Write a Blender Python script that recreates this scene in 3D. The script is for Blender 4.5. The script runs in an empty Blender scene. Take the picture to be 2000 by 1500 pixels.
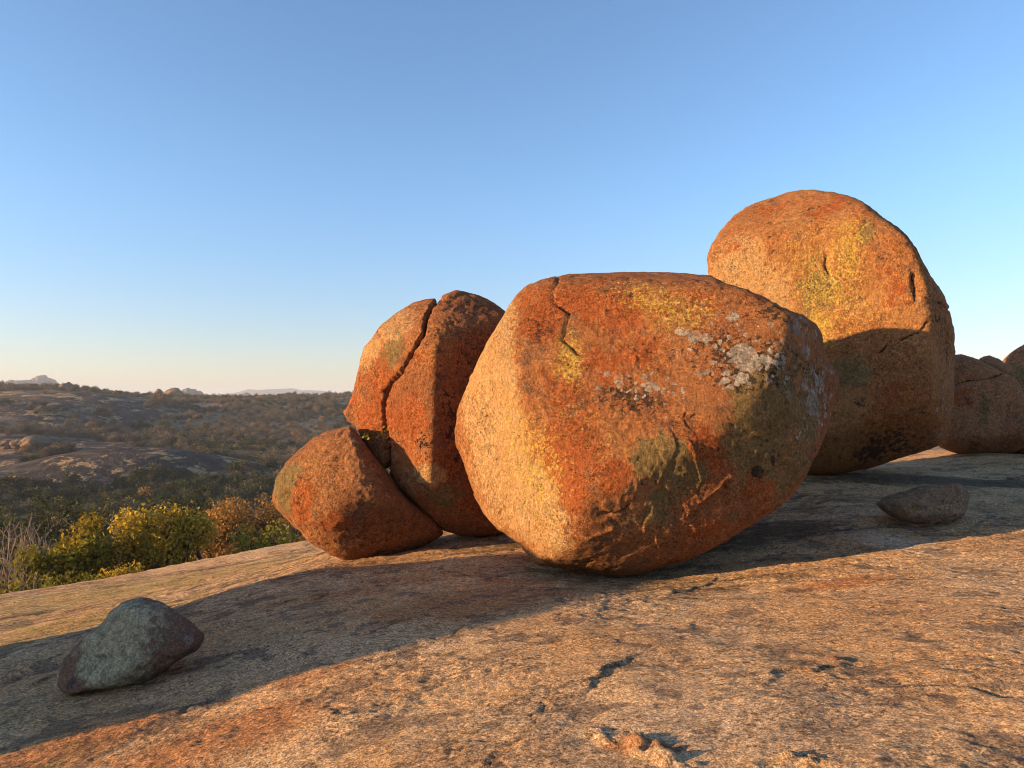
import bpy, math, random
import numpy as np
from mathutils import Vector

# ------------------------------------------------------------------ camera, sky, sun, exposure
SC = bpy.context.scene
COL = SC.collection
F, EYE, PITCH = 1428.0, np.array([0.0, 0.0, 1.7]), math.radians(1.2)
SUN_EL, SUN_AZ = math.radians(9.5), math.radians(15.5)      # azimuth: degrees behind "due left"
TO_SUN = Vector((-math.cos(SUN_AZ)*math.cos(SUN_EL), -math.sin(SUN_AZ)*math.cos(SUN_EL), math.sin(SUN_EL)))

cam = bpy.data.objects.new('camera', bpy.data.cameras.new('camera'))
COL.objects.link(cam)
cam.location = EYE
cam.rotation_euler = (math.pi/2 + PITCH, 0, 0)
cam.data.sensor_width = 36.0
cam.data.lens = 36.0*F/2000.0
cam.data.clip_start, cam.data.clip_end = 0.05, 30000.0
SC.camera = cam

world = bpy.data.worlds.new('World'); SC.world = world; world.use_nodes = True
wn = world.node_tree; wn.nodes.clear()
sky = wn.nodes.new('ShaderNodeTexSky'); sky.sky_type = 'NISHITA'; sky.sun_disc = False
sky.sun_elevation = SUN_EL
sky.sun_rotation = math.atan2(TO_SUN.x, TO_SUN.y)
sky.altitude = 1400; sky.air_density = 1.0; sky.dust_density = 1.5; sky.ozone_density = 2.8
bg = wn.nodes.new('ShaderNodeBackground'); bg.inputs['Strength'].default_value = 0.14
wo = wn.nodes.new('ShaderNodeOutputWorld')
tc = wn.nodes.new('ShaderNodeTexCoord'); sp_ = wn.nodes.new('ShaderNodeSeparateXYZ'); mr = wn.nodes.new('ShaderNodeMapRange'); mx = wn.nodes.new('ShaderNodeMix')
mr.interpolation_type = 'SMOOTHSTEP'; mr.inputs[1].default_value = -0.02; mr.inputs[2].default_value = 0.30      # dusty warm air low over the land, all round
mx.data_type = 'RGBA'; mx.blend_type = 'MULTIPLY'; mx.inputs[0].default_value = 1.0
tint = wn.nodes.new('ShaderNodeMix'); tint.data_type = 'RGBA'; tint.inputs[6].default_value = (0.90, 0.70, 0.645, 1); tint.inputs[7].default_value = (0.95, 0.97, 0.97, 1)
wn.links.new(tc.outputs['Generated'], sp_.inputs[0]); wn.links.new(sp_.outputs[2], mr.inputs[0]); wn.links.new(mr.outputs[0], tint.inputs[0])
wn.links.new(sky.outputs[0], mx.inputs[6]); wn.links.new(tint.outputs[2], mx.inputs[7]); hs = wn.nodes.new('ShaderNodeHueSaturation'); hs.inputs['Saturation'].default_value = 1.0
wn.links.new(mx.outputs[2], hs.inputs['Color']); wn.links.new(hs.outputs[0], bg.inputs['Color']); wn.links.new(bg.outputs[0], wo.inputs['Surface'])

sl = bpy.data.lights.new('sun', 'SUN'); sl.energy = 5.0; sl.angle = math.radians(0.53); sl.color = (1.0, 0.645, 0.31)
so = bpy.data.objects.new('sun', sl); COL.objects.link(so)
so.rotation_euler = (-TO_SUN).to_track_quat('-Z', 'Y').to_euler()
so.location = (-20, -5, 12)

SC.view_settings.view_transform = 'Standard'; SC.view_settings.look = 'None'
SC.view_settings.exposure = 1.3; SC.view_settings.gamma = 1.0; SC.view_settings.use_curve_mapping = False
SC.render.engine = 'CYCLES'
SC.cycles.use_denoising = True
SC.cycles.use_adaptive_sampling = True; SC.cycles.adaptive_threshold = 0.015
SC.cycles.filter_width = 1.0
SC.cycles.max_bounces = 6; SC.cycles.diffuse_bounces = 4; SC.cycles.volume_bounces = 0
SC.cycles.transparent_max_bounces = 8
SC.cycles.caustics_reflective = False; SC.cycles.caustics_refractive = False

# ------------------------------------------------------------------ helpers: geometry of the view
def rays(px, py):
    px = np.asarray(px, float); py = np.asarray(py, float)
    u = (px-1000)/F; w = (750-py)/F
    c, s = math.cos(PITCH), math.sin(PITCH)
    return np.stack([u, c-s*w, s+c*w], -1)
def at(px, py, Y):
    d = rays(px, py)
    return EYE + d*(np.asarray(Y)/d[..., 1])[..., None]
def project(P):
    c, s = math.cos(PITCH), math.sin(PITCH)
    q = P-EYE
    y = c*q[..., 1]+s*q[..., 2]; z = -s*q[..., 1]+c*q[..., 2]
    y = np.where(np.abs(y) < 1e-3, 1e-3, y)
    return 1000+F*q[..., 0]/y, 750-F*z/y, y

# ------------------------------------------------------------------ helpers: numpy noise
def _hash(ix, iy, iz, seed):
    h = (ix*374761393 + iy*668265263 + iz*2147483647 + seed*1274126177) & 0xffffffff
    h = ((h ^ (h >> 13))*1274126177) & 0xffffffff
    h = h ^ (h >> 16)
    return h
_G = np.array([[1,1,0],[-1,1,0],[1,-1,0],[-1,-1,0],[1,0,1],[-1,0,1],[1,0,-1],[-1,0,-1],
               [0,1,1],[0,-1,1],[0,1,-1],[0,-1,-1],[1,1,0],[-1,1,0],[0,-1,1],[0,-1,-1]], float)
def pnoise(p, seed=0):
    p = np.asarray(p, float)
    i = np.floor(p).astype(np.int64); f = p-i
    u = f*f*f*(f*(f*6-15)+10)
    out = 0
    for dx in (0, 1):
        wx = u[:, 0] if dx else 1-u[:, 0]
        for dy in (0, 1):
            wy = u[:, 1] if dy else 1-u[:, 1]
            for dz in (0, 1):
                wz = u[:, 2] if dz else 1-u[:, 2]
                g = _G[_hash(i[:, 0]+dx, i[:, 1]+dy, i[:, 2]+dz, seed) & 15]
                out = out + wx*wy*wz*(g[:, 0]*(f[:, 0]-dx)+g[:, 1]*(f[:, 1]-dy)+g[:, 2]*(f[:, 2]-dz))
    return out
def pn2(x, y, seed=0):
    return pnoise(np.stack([x, y, np.full_like(x, 0.37+seed*1.7)], -1), seed)
def fbm(p, octv=4, seed=0, gain=0.5, lac=2.03):
    a, out = 1.0, 0
    for o in range(octv):
        out = out + a*pnoise(p*(lac**o)+o*17.3, seed+o); a *= gain
    return out
def fbm2(x, y, octv=4, seed=0, gain=0.5):
    a, out, f = 1.0, 0, 1.0
    for o in range(octv):
        out = out + a*pn2(x*f+o*11.1, y*f-o*7.7, seed+o); a *= gain; f *= 2.03
    return out
def sstep(a, b, x):
    t = np.clip((x-a)/(b-a), 0, 1); return t*t*(3-2*t)

# ------------------------------------------------------------------ helpers: meshes and objects
def mesh_np(name, V, Q, smooth=True):
    me = bpy.data.meshes.new(name)
    V = np.ascontiguousarray(V, np.float32); Q = np.ascontiguousarray(Q, np.int32)
    n, k = Q.shape
    me.vertices.add(len(V)); me.vertices.foreach_set('co', V.ravel())
    me.loops.add(n*k); me.loops.foreach_set('vertex_index', Q.ravel())
    me.polygons.add(n)
    me.polygons.foreach_set('loop_start', np.arange(0, n*k, k, dtype=np.int32))
    me.polygons.foreach_set('use_smooth', np.full(n, smooth, bool))
    me.update(calc_edges=True)
    return me
def add_col(me, name, rgb):
    a = me.attributes.new(name, 'FLOAT_COLOR', 'POINT')
    c = np.ones((len(me.vertices), 4), np.float32); c[:, :rgb.shape[1]] = rgb
    a.data.foreach_set('color', c.ravel())
def obj(name, me, mat=None, parent=None, loc=None):
    o = bpy.data.objects.new(name, me); COL.objects.link(o)
    if mat is not None and me is not None: me.materials.clear(); me.materials.append(mat)
    if parent is not None: o.parent = parent
    if loc is not None: o.location = loc
    return o
def tag(o, label=None, cat=None, group=None, kind=None):
    if label: o['label'] = label
    if cat: o['category'] = cat
    if group: o['group'] = group
    if kind: o['kind'] = kind
    return o

# ------------------------------------------------------------------ helpers: nodes
class NT:
    def __init__(s, name):
        s.m = bpy.data.materials.new(name); s.m.use_nodes = True
        s.t = s.m.node_tree; s.t.nodes.clear()
        s.out = s.t.nodes.new('ShaderNodeOutputMaterial')
        s.co = s.t.nodes.new('ShaderNodeTexCoord').outputs['Object']
    def n(s, ty): return s.t.nodes.new(ty)
    def ln(s, a, b):
        if hasattr(a, 'is_output') or isinstance(a, bpy.types.NodeSocket): s.t.links.new(a, b)
        else:
            if isinstance(a, (tuple, list)) and len(a) == 3 and b.type == 'RGBA': a = (*a, 1)
            b.default_value = a
    def noise(s, scale, detail=4, rough=0.55, vec=None, dist=0.0, col=False):
        n = s.n('ShaderNodeTexNoise'); n.inputs['Scale'].default_value = scale
        n.inputs['Detail'].default_value = detail; n.inputs['Roughness'].default_value = rough
        n.inputs['Distortion'].default_value = dist
        s.ln(vec if vec is not None else s.co, n.inputs['Vector'])
        return n.outputs['Color' if col else 'Fac']
    def voro(s, scale, vec=None, feat='F1', rnd=1.0):
        n = s.n('ShaderNodeTexVoronoi'); n.feature = feat; n.inputs['Scale'].default_value = scale
        n.inputs['Randomness'].default_value = rnd
        s.ln(vec if vec is not None else s.co, n.inputs['Vector'])
        return n
    def math(s, op, a, b=0.0, c=0.0, clamp=False):
        n = s.n('ShaderNodeMath'); n.operation = op; n.use_clamp = clamp
        s.ln(a, n.inputs[0]); s.ln(b, n.inputs[1]); s.ln(c, n.inputs[2]); return n.outputs[0]
    def vmath(s, op, a, b):
        n = s.n('ShaderNodeVectorMath'); n.operation = op
        s.ln(a, n.inputs[0]); s.ln(b, n.inputs[1]); return n.outputs[0]
    def map(s, v, a, b, c=0.0, d=1.0, smooth=True):
        n = s.n('ShaderNodeMapRange'); n.interpolation_type = 'SMOOTHSTEP' if smooth else 'LINEAR'
        s.ln(v, n.inputs[0])
        for i, x in enumerate((a, b, c, d)): s.ln(x, n.inputs[i+1])
        return n.outputs[0]
    def mix(s, f, a, b, blend='MIX'):
        n = s.n('ShaderNodeMix'); n.data_type = 'RGBA'; n.blend_type = blend
        s.ln(f, n.inputs[0]); s.ln(a, n.inputs[6]); s.ln(b, n.inputs[7]); return n.outputs[2]
    def attr(s, name):
        n = s.n('ShaderNodeAttribute'); n.attribute_name = name
        p = s.n('ShaderNodeSeparateColor'); s.t.links.new(n.outputs['Color'], p.inputs[0])
        return p.outputs[0], p.outputs[1], p.outputs[2]
    def warp(s, scale, amt, detail=3):
        c = s.noise(scale, detail, col=True)
        d = s.vmath('SUBTRACT', c, (0.5, 0.5, 0.5))
        d = s.vmath('MULTIPLY', d, (amt, amt, amt))
        return s.vmath('ADD', s.co, d)
    def mul(s, colr, f):       # colour times scalar
        n = s.n('ShaderNodeVectorMath'); n.operation = 'SCALE'
        s.ln(colr, n.inputs[0]); s.ln(f, n.inputs['Scale']); return n.outputs[0]
    def bump(s, h, dist, strength=1.0, normal=None):
        b = s.n('ShaderNodeBump'); b.inputs['Distance'].default_value = dist
        b.inputs['Strength'].default_value = strength
        s.ln(h, b.inputs['Height'])
        if normal is not None: s.ln(normal, b.inputs['Normal'])
        return b.outputs[0]
    def finish(s, colr, normal=None, rough=0.9, spec=0.15):
        p = s.n('ShaderNodeBsdfPrincipled')
        s.ln(colr, p.inputs['Base Color']); s.ln(rough, p.inputs['Roughness'])
        p.inputs['Specular IOR Level'].default_value = spec
        if normal is not None: s.ln(normal, p.inputs['Normal'])
        s.ln(p.outputs[0], s.out.inputs['Surface']); return s.m

def boulder_material(name, A, B, C, red=(0.42, 0.12, 0.032), grain=1.0, redbase=0.0):
    """granite: A/B broad tones, C dark mineral tone; zone attributes say where lichens, stains and painted crack shade lie"""
    m = NT(name)
    tan, grey, yel = m.attr('zone_a'); rd, drk, olive = m.attr('zone_b')
    w = m.warp(1.6, 0.35)
    big = m.noise(0.9, 7, 0.6, w); mid = m.noise(4.0, 8, 0.68); patch = m.noise(2.2, 6, 0.62, w)
    fine = m.noise(36.0, 5, 0.7); speck = m.noise(85.0, 3, 0.6); blot = m.noise(11.0, 6, 0.7)
    c = m.mix(m.map(big, 0.36, 0.64), A, B)
    c = m.mix(m.math('MULTIPLY', m.map(mid, 0.50, 0.66), 0.7), c, C)
    # smooth weathered tan faces
    crisp = m.math('SUBTRACT', m.noise(17.0, 7, 0.78), 0.5)
    tanm = m.map(m.math('ADD', m.math('ADD', tan, m.math('MULTIPLY', m.math('SUBTRACT', blot, 0.5), 0.9)), crisp), 0.36, 0.66)
    tanc = m.mix(m.map(mid, 0.3, 0.7), (0.58, 0.35, 0.155), (0.45, 0.23, 0.085))
    c = m.mix(tanm, c, tanc)
    # olive crust
    olm = m.map(m.math('ADD', olive, m.math('ADD', m.math('MULTIPLY', m.math('SUBTRACT', patch, 0.5), 1.6), m.math('MULTIPLY', crisp, 1.3))), 0.44, 0.56)
    c = m.mix(m.math('MULTIPLY', olm, 0.85), c, m.mix(mid, (0.17, 0.125, 0.045), (0.24, 0.17, 0.07)))
    # red-orange lichen film
    rv = m.math('ADD', m.math('ADD', rd, redbase), m.math('MULTIPLY', m.math('SUBTRACT', patch, 0.5), 1.6))
    rv = m.math('ADD', rv, m.math('MULTIPLY', m.math('SUBTRACT', blot, 0.5), 0.9))
    redm = m.map(m.math('ADD', rv, m.math('MULTIPLY', crisp, 1.5)), 0.48, 0.60)
    c = m.mix(m.math('MULTIPLY', redm, 0.85), c, m.mix(mid, red, (red[0]*0.75, red[1]*0.6, red[2]*0.6)))
    # black crust, and the shade painted into cracks
    dv = m.math('ADD', drk, m.math('MULTIPLY', m.math('SUBTRACT', blot, 0.5), 1.3))
    dv = m.math('ADD', dv, m.math('MULTIPLY', m.math('SUBTRACT', patch, 0.5), 0.8))
    drkm = m.map(m.math('ADD', dv, m.math('MULTIPLY', crisp, 1.2)), 0.46, 0.56)
    c = m.mix(m.math('MULTIPLY', drkm, 0.85), c, (0.035, 0.026, 0.02))
    # black lichen grains, in drifts
    bg_ = m.math('ADD', m.math('MULTIPLY', crisp, 1.4), m.math('MULTIPLY', m.math('SUBTRACT', m.noise(2.9, 5, 0.65), 0.5), 1.5))
    bg_ = m.math('SUBTRACT', bg_, m.math('MULTIPLY', tanm, 0.22))
    c = m.mix(m.math('MULTIPLY', m.map(bg_, 0.24, 0.31), 0.8), c, (0.04, 0.03, 0.023))
    # round black spots
    v = m.voro(2.6, m.warp(7.0, 0.05)); rc = m.n('ShaderNodeSeparateColor'); m.ln(v.outputs['Color'], rc.inputs[0])
    spot = m.map(v.outputs['Distance'], 0.02, 0.075, 1.0, 0.0)
    spot = m.math('MULTIPLY', spot, m.map(rc.outputs[0], 0.55, 0.6))
    c = m.mix(m.math('MULTIPLY', spot, 0.85), c, (0.03, 0.022, 0.018))
    # grey crustose lichen: rounded, crisp rosettes of two sizes
    wl = m.warp(9.0, 0.10)
    gm = None
    for sc_, r0 in ((3.4, 0.105), (7.5, 0.055), (15.0, 0.028)):
        v = m.voro(sc_, wl); rc = m.n('ShaderNodeSeparateColor'); m.ln(v.outputs['Color'], rc.inputs[0])
        rad = m.math('MULTIPLY', m.math('SUBTRACT', m.math('ADD', grey, m.math('MULTIPLY', rc.outputs[0], 0.75)), 0.72), 0.62)
        one = m.map(m.math('SUBTRACT', rad, m.math('MULTIPLY', v.outputs['Distance'], 1.0 if sc_ < 5 else 1.0)), -0.01, 0.04)
        one = m.math('MULTIPLY', one, m.map(grey, 0.02, 0.12))
        gm = one if gm is None else m.math('MAXIMUM', gm, one)
    gm = m.math('MULTIPLY', gm, m.map(blot, 0.30, 0.52))
    greyc = m.mix(m.map(m.noise(6.0, 3), 0.4, 0.6), (0.44, 0.375, 0.30), (0.27, 0.23, 0.185))
    c = m.mix(m.math('MULTIPLY', gm, 0.9), c, greyc)
    # yellow lichen flecks
    yv = m.math('ADD', m.math('MULTIPLY', yel, 0.42), m.math('MULTIPLY', m.math('SUBTRACT', m.noise(26.0, 4, 0.75), 0.5), 1.5))
    yv = m.math('ADD', yv, m.math('MULTIPLY', m.math('SUBTRACT', blot, 0.5), 0.7))
    ym = m.math('MULTIPLY', m.map(yv, 0.26, 0.42), m.map(yel, 0.02, 0.2))
    c = m.mix(m.math('MULTIPLY', ym, 0.85), c, (0.52, 0.36, 0.07))
    # grain
    g = m.math('MULTIPLY', m.map(fine, 0.28, 0.72, 1.0-0.50*grain, 1.0+0.46*grain, False), m.map(speck, 0.3, 0.7, 1.0-0.36*grain, 1.0+0.36*grain, False))
    g = m.math('MULTIPLY', g, m.map(mid, 0.25, 0.75, 0.74, 1.24, False))
    g = m.math('MULTIPLY', g, m.map(m.noise(14.0, 5, 0.7, w), 0.3, 0.7, 0.66, 1.30, False))
    # crumbly pits and pale feldspar crystals
    pitm = m.map(m.noise(19.0, 4, 0.72), 0.585, 0.66)
    pitm = m.math('MULTIPLY', pitm, m.map(m.noise(2.3, 4, 0.6), 0.42, 0.60, 0.08, 1.0))
    c = m.mix(m.math('MULTIPLY', pitm, 0.70), c, (0.045, 0.03, 0.022))
    c = m.mix(m.math('MULTIPLY', m.map(m.noise(60.0, 2, 0.6), 0.63, 0.70), 0.5), c, (0.55, 0.38, 0.22))
    rgm = m.map(m.noise(1.7, 4, 0.6), 0.35, 0.62, 0.35, 1.0)
    rgm = m.math('MULTIPLY', rgm, m.map(tanm, 0, 1, 1.0, 0.9, False))
    g = m.math('ADD', 1.0, m.math('MULTIPLY', m.math('SUBTRACT', g, 1.0), m.math('ADD', 0.4, m.math('MULTIPLY', rgm, 0.95))))
    c = m.mul(c, g)
    h = m.math('ADD', m.math('MULTIPLY', m.noise(9.0, 8, 0.72), 1.0), m.math('MULTIPLY', fine, 0.45))
    h = m.math('ADD', h, m.math('MULTIPLY', speck, 0.15))
    h = m.math('ADD', h, m.math('MULTIPLY', gm, 0.05))
    h = m.math('SUBTRACT', h, m.math('ADD', m.math('MULTIPLY', spot, 0.1), m.math('MULTIPLY', pitm, 0.22)))
    nb = m.bump(h, 0.07, 1.0)
    return m.finish(c, nb, 0.92, 0.12)

# ------------------------------------------------------------------ granite slab: height function
CEN = np.array([6.0, 4.0])
_gpix = [(0,1500,4.3),(500,1500,3.75),(1000,1500,3.35),(1500,1500,3.1),(2000,1500,2.95),
         (0,1300,6.9),(500,1300,5.6),(1000,1300,4.85),(1500,1300,4.4),(2000,1300,4.1),
         (500,1140,9.6),(1010,1113,8.55),(1230,1127,8.5),(1120,1116,8.5),(1600,1110,7.6),(2000,1105,7.1),
         (1800,1022,9.3),(1620,925,12.8),(1500,960,12.0),(2000,960,11.5),(1920,886,15.3),(2000,886,15.3),(1760,903,15.6),
         (690,1094,10.35),(790,1075,10.5),(930,1046,11.0),(0,1400,5.3),(260,1332,5.75),
         (0,1155,15),(300,1115,16.5),(450,1085,17.5),(600,1065,18),(0,1205,10.8),(300,1205,9.0),(420,1160,10.3)]
_gp = np.array([at(*t) for t in _gpix])
_gp = np.vstack([_gp, [(25,5,0.2),(5,-12,0.1),(-12,-6,-2.4),(8,24,-0.2),(20,20,0.1),(-12,5,-2.1),(-6,0,-0.95),(0,0,0.12),(4,0,0.25),(14,0,0.35),(12,8,0.45)]])
def _tps_fit(P):
    n = len(P); d = np.linalg.norm(P[:, None, :2]-P[None, :, :2], axis=2)
    K = np.where(d > 0, d*d*np.log(d+1e-9), 0) + 0.25*np.eye(n)
    A = np.zeros((n+3, n+3)); A[:n, :n] = K; A[:n, n] = 1; A[:n, n+1:] = P[:, :2]; A[n:, :n] = A[:n, n:].T
    return np.linalg.solve(A, np.concatenate([P[:, 2], np.zeros(3)]))
_tw = _tps_fit(_gp)
def slab_base(x, y):
    x = np.asarray(x, float); y = np.asarray(y, float)
    dx, dy = x-CEN[0], y-CEN[1]; rho = np.hypot(dx, dy)
    k = np.minimum(1, 20.0/np.maximum(rho, 1e-6))
    xx, yy = CEN[0]+dx*k, CEN[1]+dy*k
    z = np.full(x.shape, _tw[-3]) + _tw[-2]*xx + _tw[-1]*yy
    for i, (a, b, _) in enumerate(_gp):
        d2 = (xx-a)**2+(yy-b)**2+1e-12
        z = z + _tw[i]*0.5*d2*np.log(d2)
    # fold of the slab running from the small boulder to the lower left
    ax, ay = -2.5, 9.3; bx, by = -4.6, 7.2
    t = np.clip(((x-ax)*(bx-ax)+(y-ay)*(by-ay))/((bx-ax)**2+(by-ay)**2), 0, 1)
    d = np.hypot(x-ax-t*(bx-ax), y-ay-t*(by-ay))
    z = z + 0.10*np.exp(-(d/0.7)**2)
    e = np.maximum(rho-18.5, 0)
    return z - np.where(e < 9, 0.06*e*e, 0.06*81+1.08*(e-9))

def polyd(x, y, pts):
    """unsigned distance, side (+ left of travel) and position 0..1 along a polyline"""
    best = np.full(x.shape, 1e9); side = np.zeros(x.shape); tt = np.zeros(x.shape)
    n = len(pts)-1
    for i in range(n):
        (ax, ay), (bx, by) = pts[i], pts[i+1]
        ex, ey = bx-ax, by-ay
        t = np.clip(((x-ax)*ex+(y-ay)*ey)/(ex*ex+ey*ey), 0, 1)
        dx, dy = x-ax-t*ex, y-ay-t*ey
        d = np.hypot(dx, dy); m = d < best
        best = np.where(m, d, best); side = np.where(m, np.sign(ex*dy-ey*dx), side); tt = np.where(m, (i+t)/n, tt)
    return best, side, tt
def ground_hit(px, py, fn, y0=1.5, y1=40.0, n=600):
    d = rays(px, py); d = d/d[1]
    ys = np.geomspace(y0, y1, n); P = EYE+d*ys[:, None]
    below = np.nonzero(P[:, 2] < fn(P[:, 0], P[:, 1]))[0]
    i = below[0] if len(below) else n-1
    return P[i]

# exfoliation scarps traced along the slab: (pixels of the edge, height, inland length, +1 = left side stands proud)
SCARPS = [([(1150,1345),(1165,1325),(1190,1305),(1225,1288)], 0.045, 0.35, 1),
          ([(1500,1330),(1515,1308),(1545,1300),(1585,1305),(1640,1290),(1660,1275)], 0.035, 0.30, 1),
          ([(330,1390),(380,1372),(440,1352)], 0.022, 0.3, 1), ([(700,1245),(760,1225),(820,1205)], 0.014, 0.3, 1),
          ([(440,1195),(475,1180),(490,1160)], 0.045, 0.35, -1), ([(540,1190),(560,1178),(585,1175)], 0.03, 0.3, 1),
          ([(1820,1035),(1870,1048),(1900,1040),(1930,1045)], 0.03, 0.4, 1), ([(1760,1060),(1820,1072),(1880,1065)], 0.025, 0.3, 1),
          ([(1930,1010),(1970,1022),(2010,1028)], 0.03, 0.4, 1), ([(1880,1040),(1910,1028),(1945,1012)], 0.02, 0.3, 1),
          ([(1880,1330),(1930,1345),(1990,1350)], 0.03, 0.35, 1), ([(1290,1165),(1340,1155),(1390,1140),(1400,1128)], 0.025, 0.25, 1),
          ([(930,1140),(1000,1122),(1060,1113)], 0.02, 0.2, 1),
          ([(60,1345),(110,1325)], 0.03, 0.25, 1), ([(370,1155),(400,1145)], 0.03, 0.25, 1), ([(430,1150),(455,1140)], 0.02, 0.25, 1)]
_scp = []
for pts, hgt, ln_, s in SCARPS:
    g = [ground_hit(a, b, slab_base)[:2] for a, b in pts]
    _scp.append(([tuple(q) for q in g], hgt, ln_, s))

_rdg = [([tuple(ground_hit(a, b, slab_base)[:2]) for a, b in pts], wd, hg) for pts, wd, hg in (
    ([(1170,1432),(1215,1445),(1270,1465),(1330,1492)], 0.085, 0.045), ([(1290,1480),(1340,1500)], 0.08, 0.03), ([(1490,1488),(1560,1492),(1640,1500)], 0.10, 0.03))]
def slab_detail(x, y):
    """relief on top of slab_base, and masks (pit, scarp, foliation)"""
    p0 = np.stack([x, y, np.zeros_like(x)], -1)
    wx = 0.30*pn2(x*0.9, y*0.9, 61); wy = 0.30*pn2(x*0.9+5, y*0.9, 62)
    dx, dy = x-1.8, y-0.8; rho = np.hypot(dx, dy); th = np.arctan2(dy, dx)
    fol = pn2(rho*2.6+wx*1.6, th*5.0+wy, 7)+0.6*pn2(rho*6.3+wx*3, th*9.0+wy*2, 8)+0.4*pn2(rho*15+wx*5, th*17, 9)
    h = 0.050*fbm2(x*0.35, y*0.35, 2, 1) + 0.020*fbm2(x*1.1, y*1.1, 3, 3) + 0.011*fol*(1+2.2*sstep(6, 10, rho))
    # weathering shells: short sharp steps
    s = rho*0.85+1.1*pn2(x*0.55, y*0.55, 11)+0.25*pn2(x*2.3, y*2.3, 12)+0.06*pn2(x*9, y*9, 15)
    fr = s-np.floor(s)
    msk = sstep(0.02, 0.25, pn2(x*0.8+9, y*0.8, 13))
    h = h + 0.020*msk*(fr*sstep(1.0, 0.955, fr)-0.5*fr)
    s2 = rho*2.3+1.5*pn2(x*0.8+4, y*0.8, 16)+0.55*pn2(x*3.1, y*3.1, 17)+0.12*pn2(x*11, y*11, 18); f2 = s2-np.floor(s2)
    m2 = sstep(0.05, 0.2, pn2(x*1.3+2, y*1.3+6, 19))
    h = h + 0.013*m2*(f2*sstep(1.0, 0.95, f2)-0.5*f2)
    edge = np.maximum(msk*sstep(0.90, 0.965, fr), 0.8*m2*sstep(0.90, 0.965, f2))
    # shallow pits and dark worn spots
    pv = pn2(x*2.1+wx, y*2.1+wy, 21)+0.55*pn2(x*5.5, y*5.5, 22)+0.3*pn2(x*13, y*13, 23)
    pit = sstep(0.27, 0.42, pv)
    h = h - 0.004*pit
    rough = 0.4+0.9*sstep(-0.3, 0.4, pn2(x*0.6+3, y*0.6, 25))
    h = h + rough*(0.0060*pn2(x*7, y*7, 31)+0.0058*pn2(x*16, y*16, 32)+0.0050*pn2(x*34, y*34, 33))
    scm = 0.75*edge
    wob = 0.05*pn2(x*6, y*6, 41)+0.02*pn2(x*20, y*20, 42)
    for pts, wd, hg in _rdg:
        ar = np.array(pts); lo, hi = ar.min(0)-0.4, ar.max(0)+0.4
        k = np.nonzero((x > lo[0]) & (x < hi[0]) & (y > lo[1]) & (y < hi[1]))[0]
        if not len(k): continue
        d, sd, tt = polyd(x[k]+0.6*wob[k], y[k], pts)
        brk = 0.55+0.9*pn2(x[k]*13, y[k]*13, 51)+0.6*pn2(x[k]*29, y[k]*29, 52)
        h[k] += hg*sstep(1.0, 0.45, d/wd+0.5*pn2(x[k]*11, y[k]*11, 53))*np.clip(brk, 0.1, 1.3)*np.sin(np.pi*np.clip(tt, 0.04, 0.96))**0.4
    for pts, hgt, ln_, sg in _scp:
        ar = np.array(pts); lo, hi = ar.min(0)-1.2, ar.max(0)+1.2
        k = np.nonzero((x > lo[0]) & (x < hi[0]) & (y > lo[1]) & (y < hi[1]))[0]
        if not len(k): continue
        d, sd, tt = polyd(x[k], y[k], pts)
        sd = sd*sg*d+wob[k]*1.1
        end = np.exp(-(np.maximum(d-np.abs(sd), 0)/0.06)**2)*np.sin(np.pi*np.clip(tt, 0.06, 0.94))**0.5
        up = sstep(-0.012, 0.012, sd)*np.exp(-np.maximum(sd, 0)/ln_)
        dn = -0.5*np.exp(-(np.minimum(sd, 0)/0.10)**2)*(sd < 0)
        h[k] += 0.36*hgt*(up+dn)*end
        scm[k] = np.maximum(scm[k], np.exp(-(sd/0.02)**2)*end)
    return h, pit, scm, fol
def slab_z(x, y):
    x = np.atleast_1d(np.asarray(x, float)); y = np.atleast_1d(np.asarray(y, float))
    return slab_base(x, y)+slab_detail(x, y)[0]

def graded(core0, core1, n_core, lo, hi, n_lo, n_hi):
    d = (core1-core0)/n_core
    def tail(L, n):
        g = 1.001
        for _ in range(200):
            S = d*g*(g**n-1)/(g-1); g *= (L/S)**(1.0/n*0.6)
            g = max(g, 1.0005)
        t = d*np.cumsum(g**np.arange(1, n+1)); return t*(L/t[-1])
    return np.concatenate([core0-tail(core0-lo, n_lo)[::-1], np.linspace(core0, core1, n_core+1), core1+tail(hi-core1, n_hi)])
gx = graded(-4.2, 5.4, 520, -32, 44, 150, 110)
gy = graded(2.6, 8.6, 430, -34, 42, 55, 190)
X, Y = np.meshgrid(gx, gy); sx, sy = X.ravel(), Y.ravel()
zb = slab_base(sx, sy); zd, s_pit, s_scm, s_fol = slab_detail(sx, sy)
SV = np.stack([sx, sy, zb+zd], -1)
def grid_quads(nr, nc):
    a = np.arange(nr*nc).reshape(nr, nc)
    return np.stack([a[:-1, :-1].ravel(), a[:-1, 1:].ravel(), a[1:, 1:].ravel(), a[1:, :-1].ravel()], -1)
slab_me = mesh_np('granite_slab', SV, grid_quads(*X.shape))
def world_blob(px, py, rx, ry, rot, fn=slab_base):
    """an ellipse on the ground: centre under a pixel, radii in metres, rotation in degrees"""
    c = ground_hit(px, py, fn); a = math.radians(rot)
    u = (sx-c[0])*math.cos(a)+(sy-c[1])*math.sin(a); v = -(sx-c[0])*math.sin(a)+(sy-c[1])*math.cos(a)
    return np.exp(-((u/rx)**2+(v/ry)**2))
def blobs(lst):
    out = np.zeros(len(sx))
    for b in lst: out = np.maximum(out, b[5]*world_blob(*b[:5]))
    return out
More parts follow.
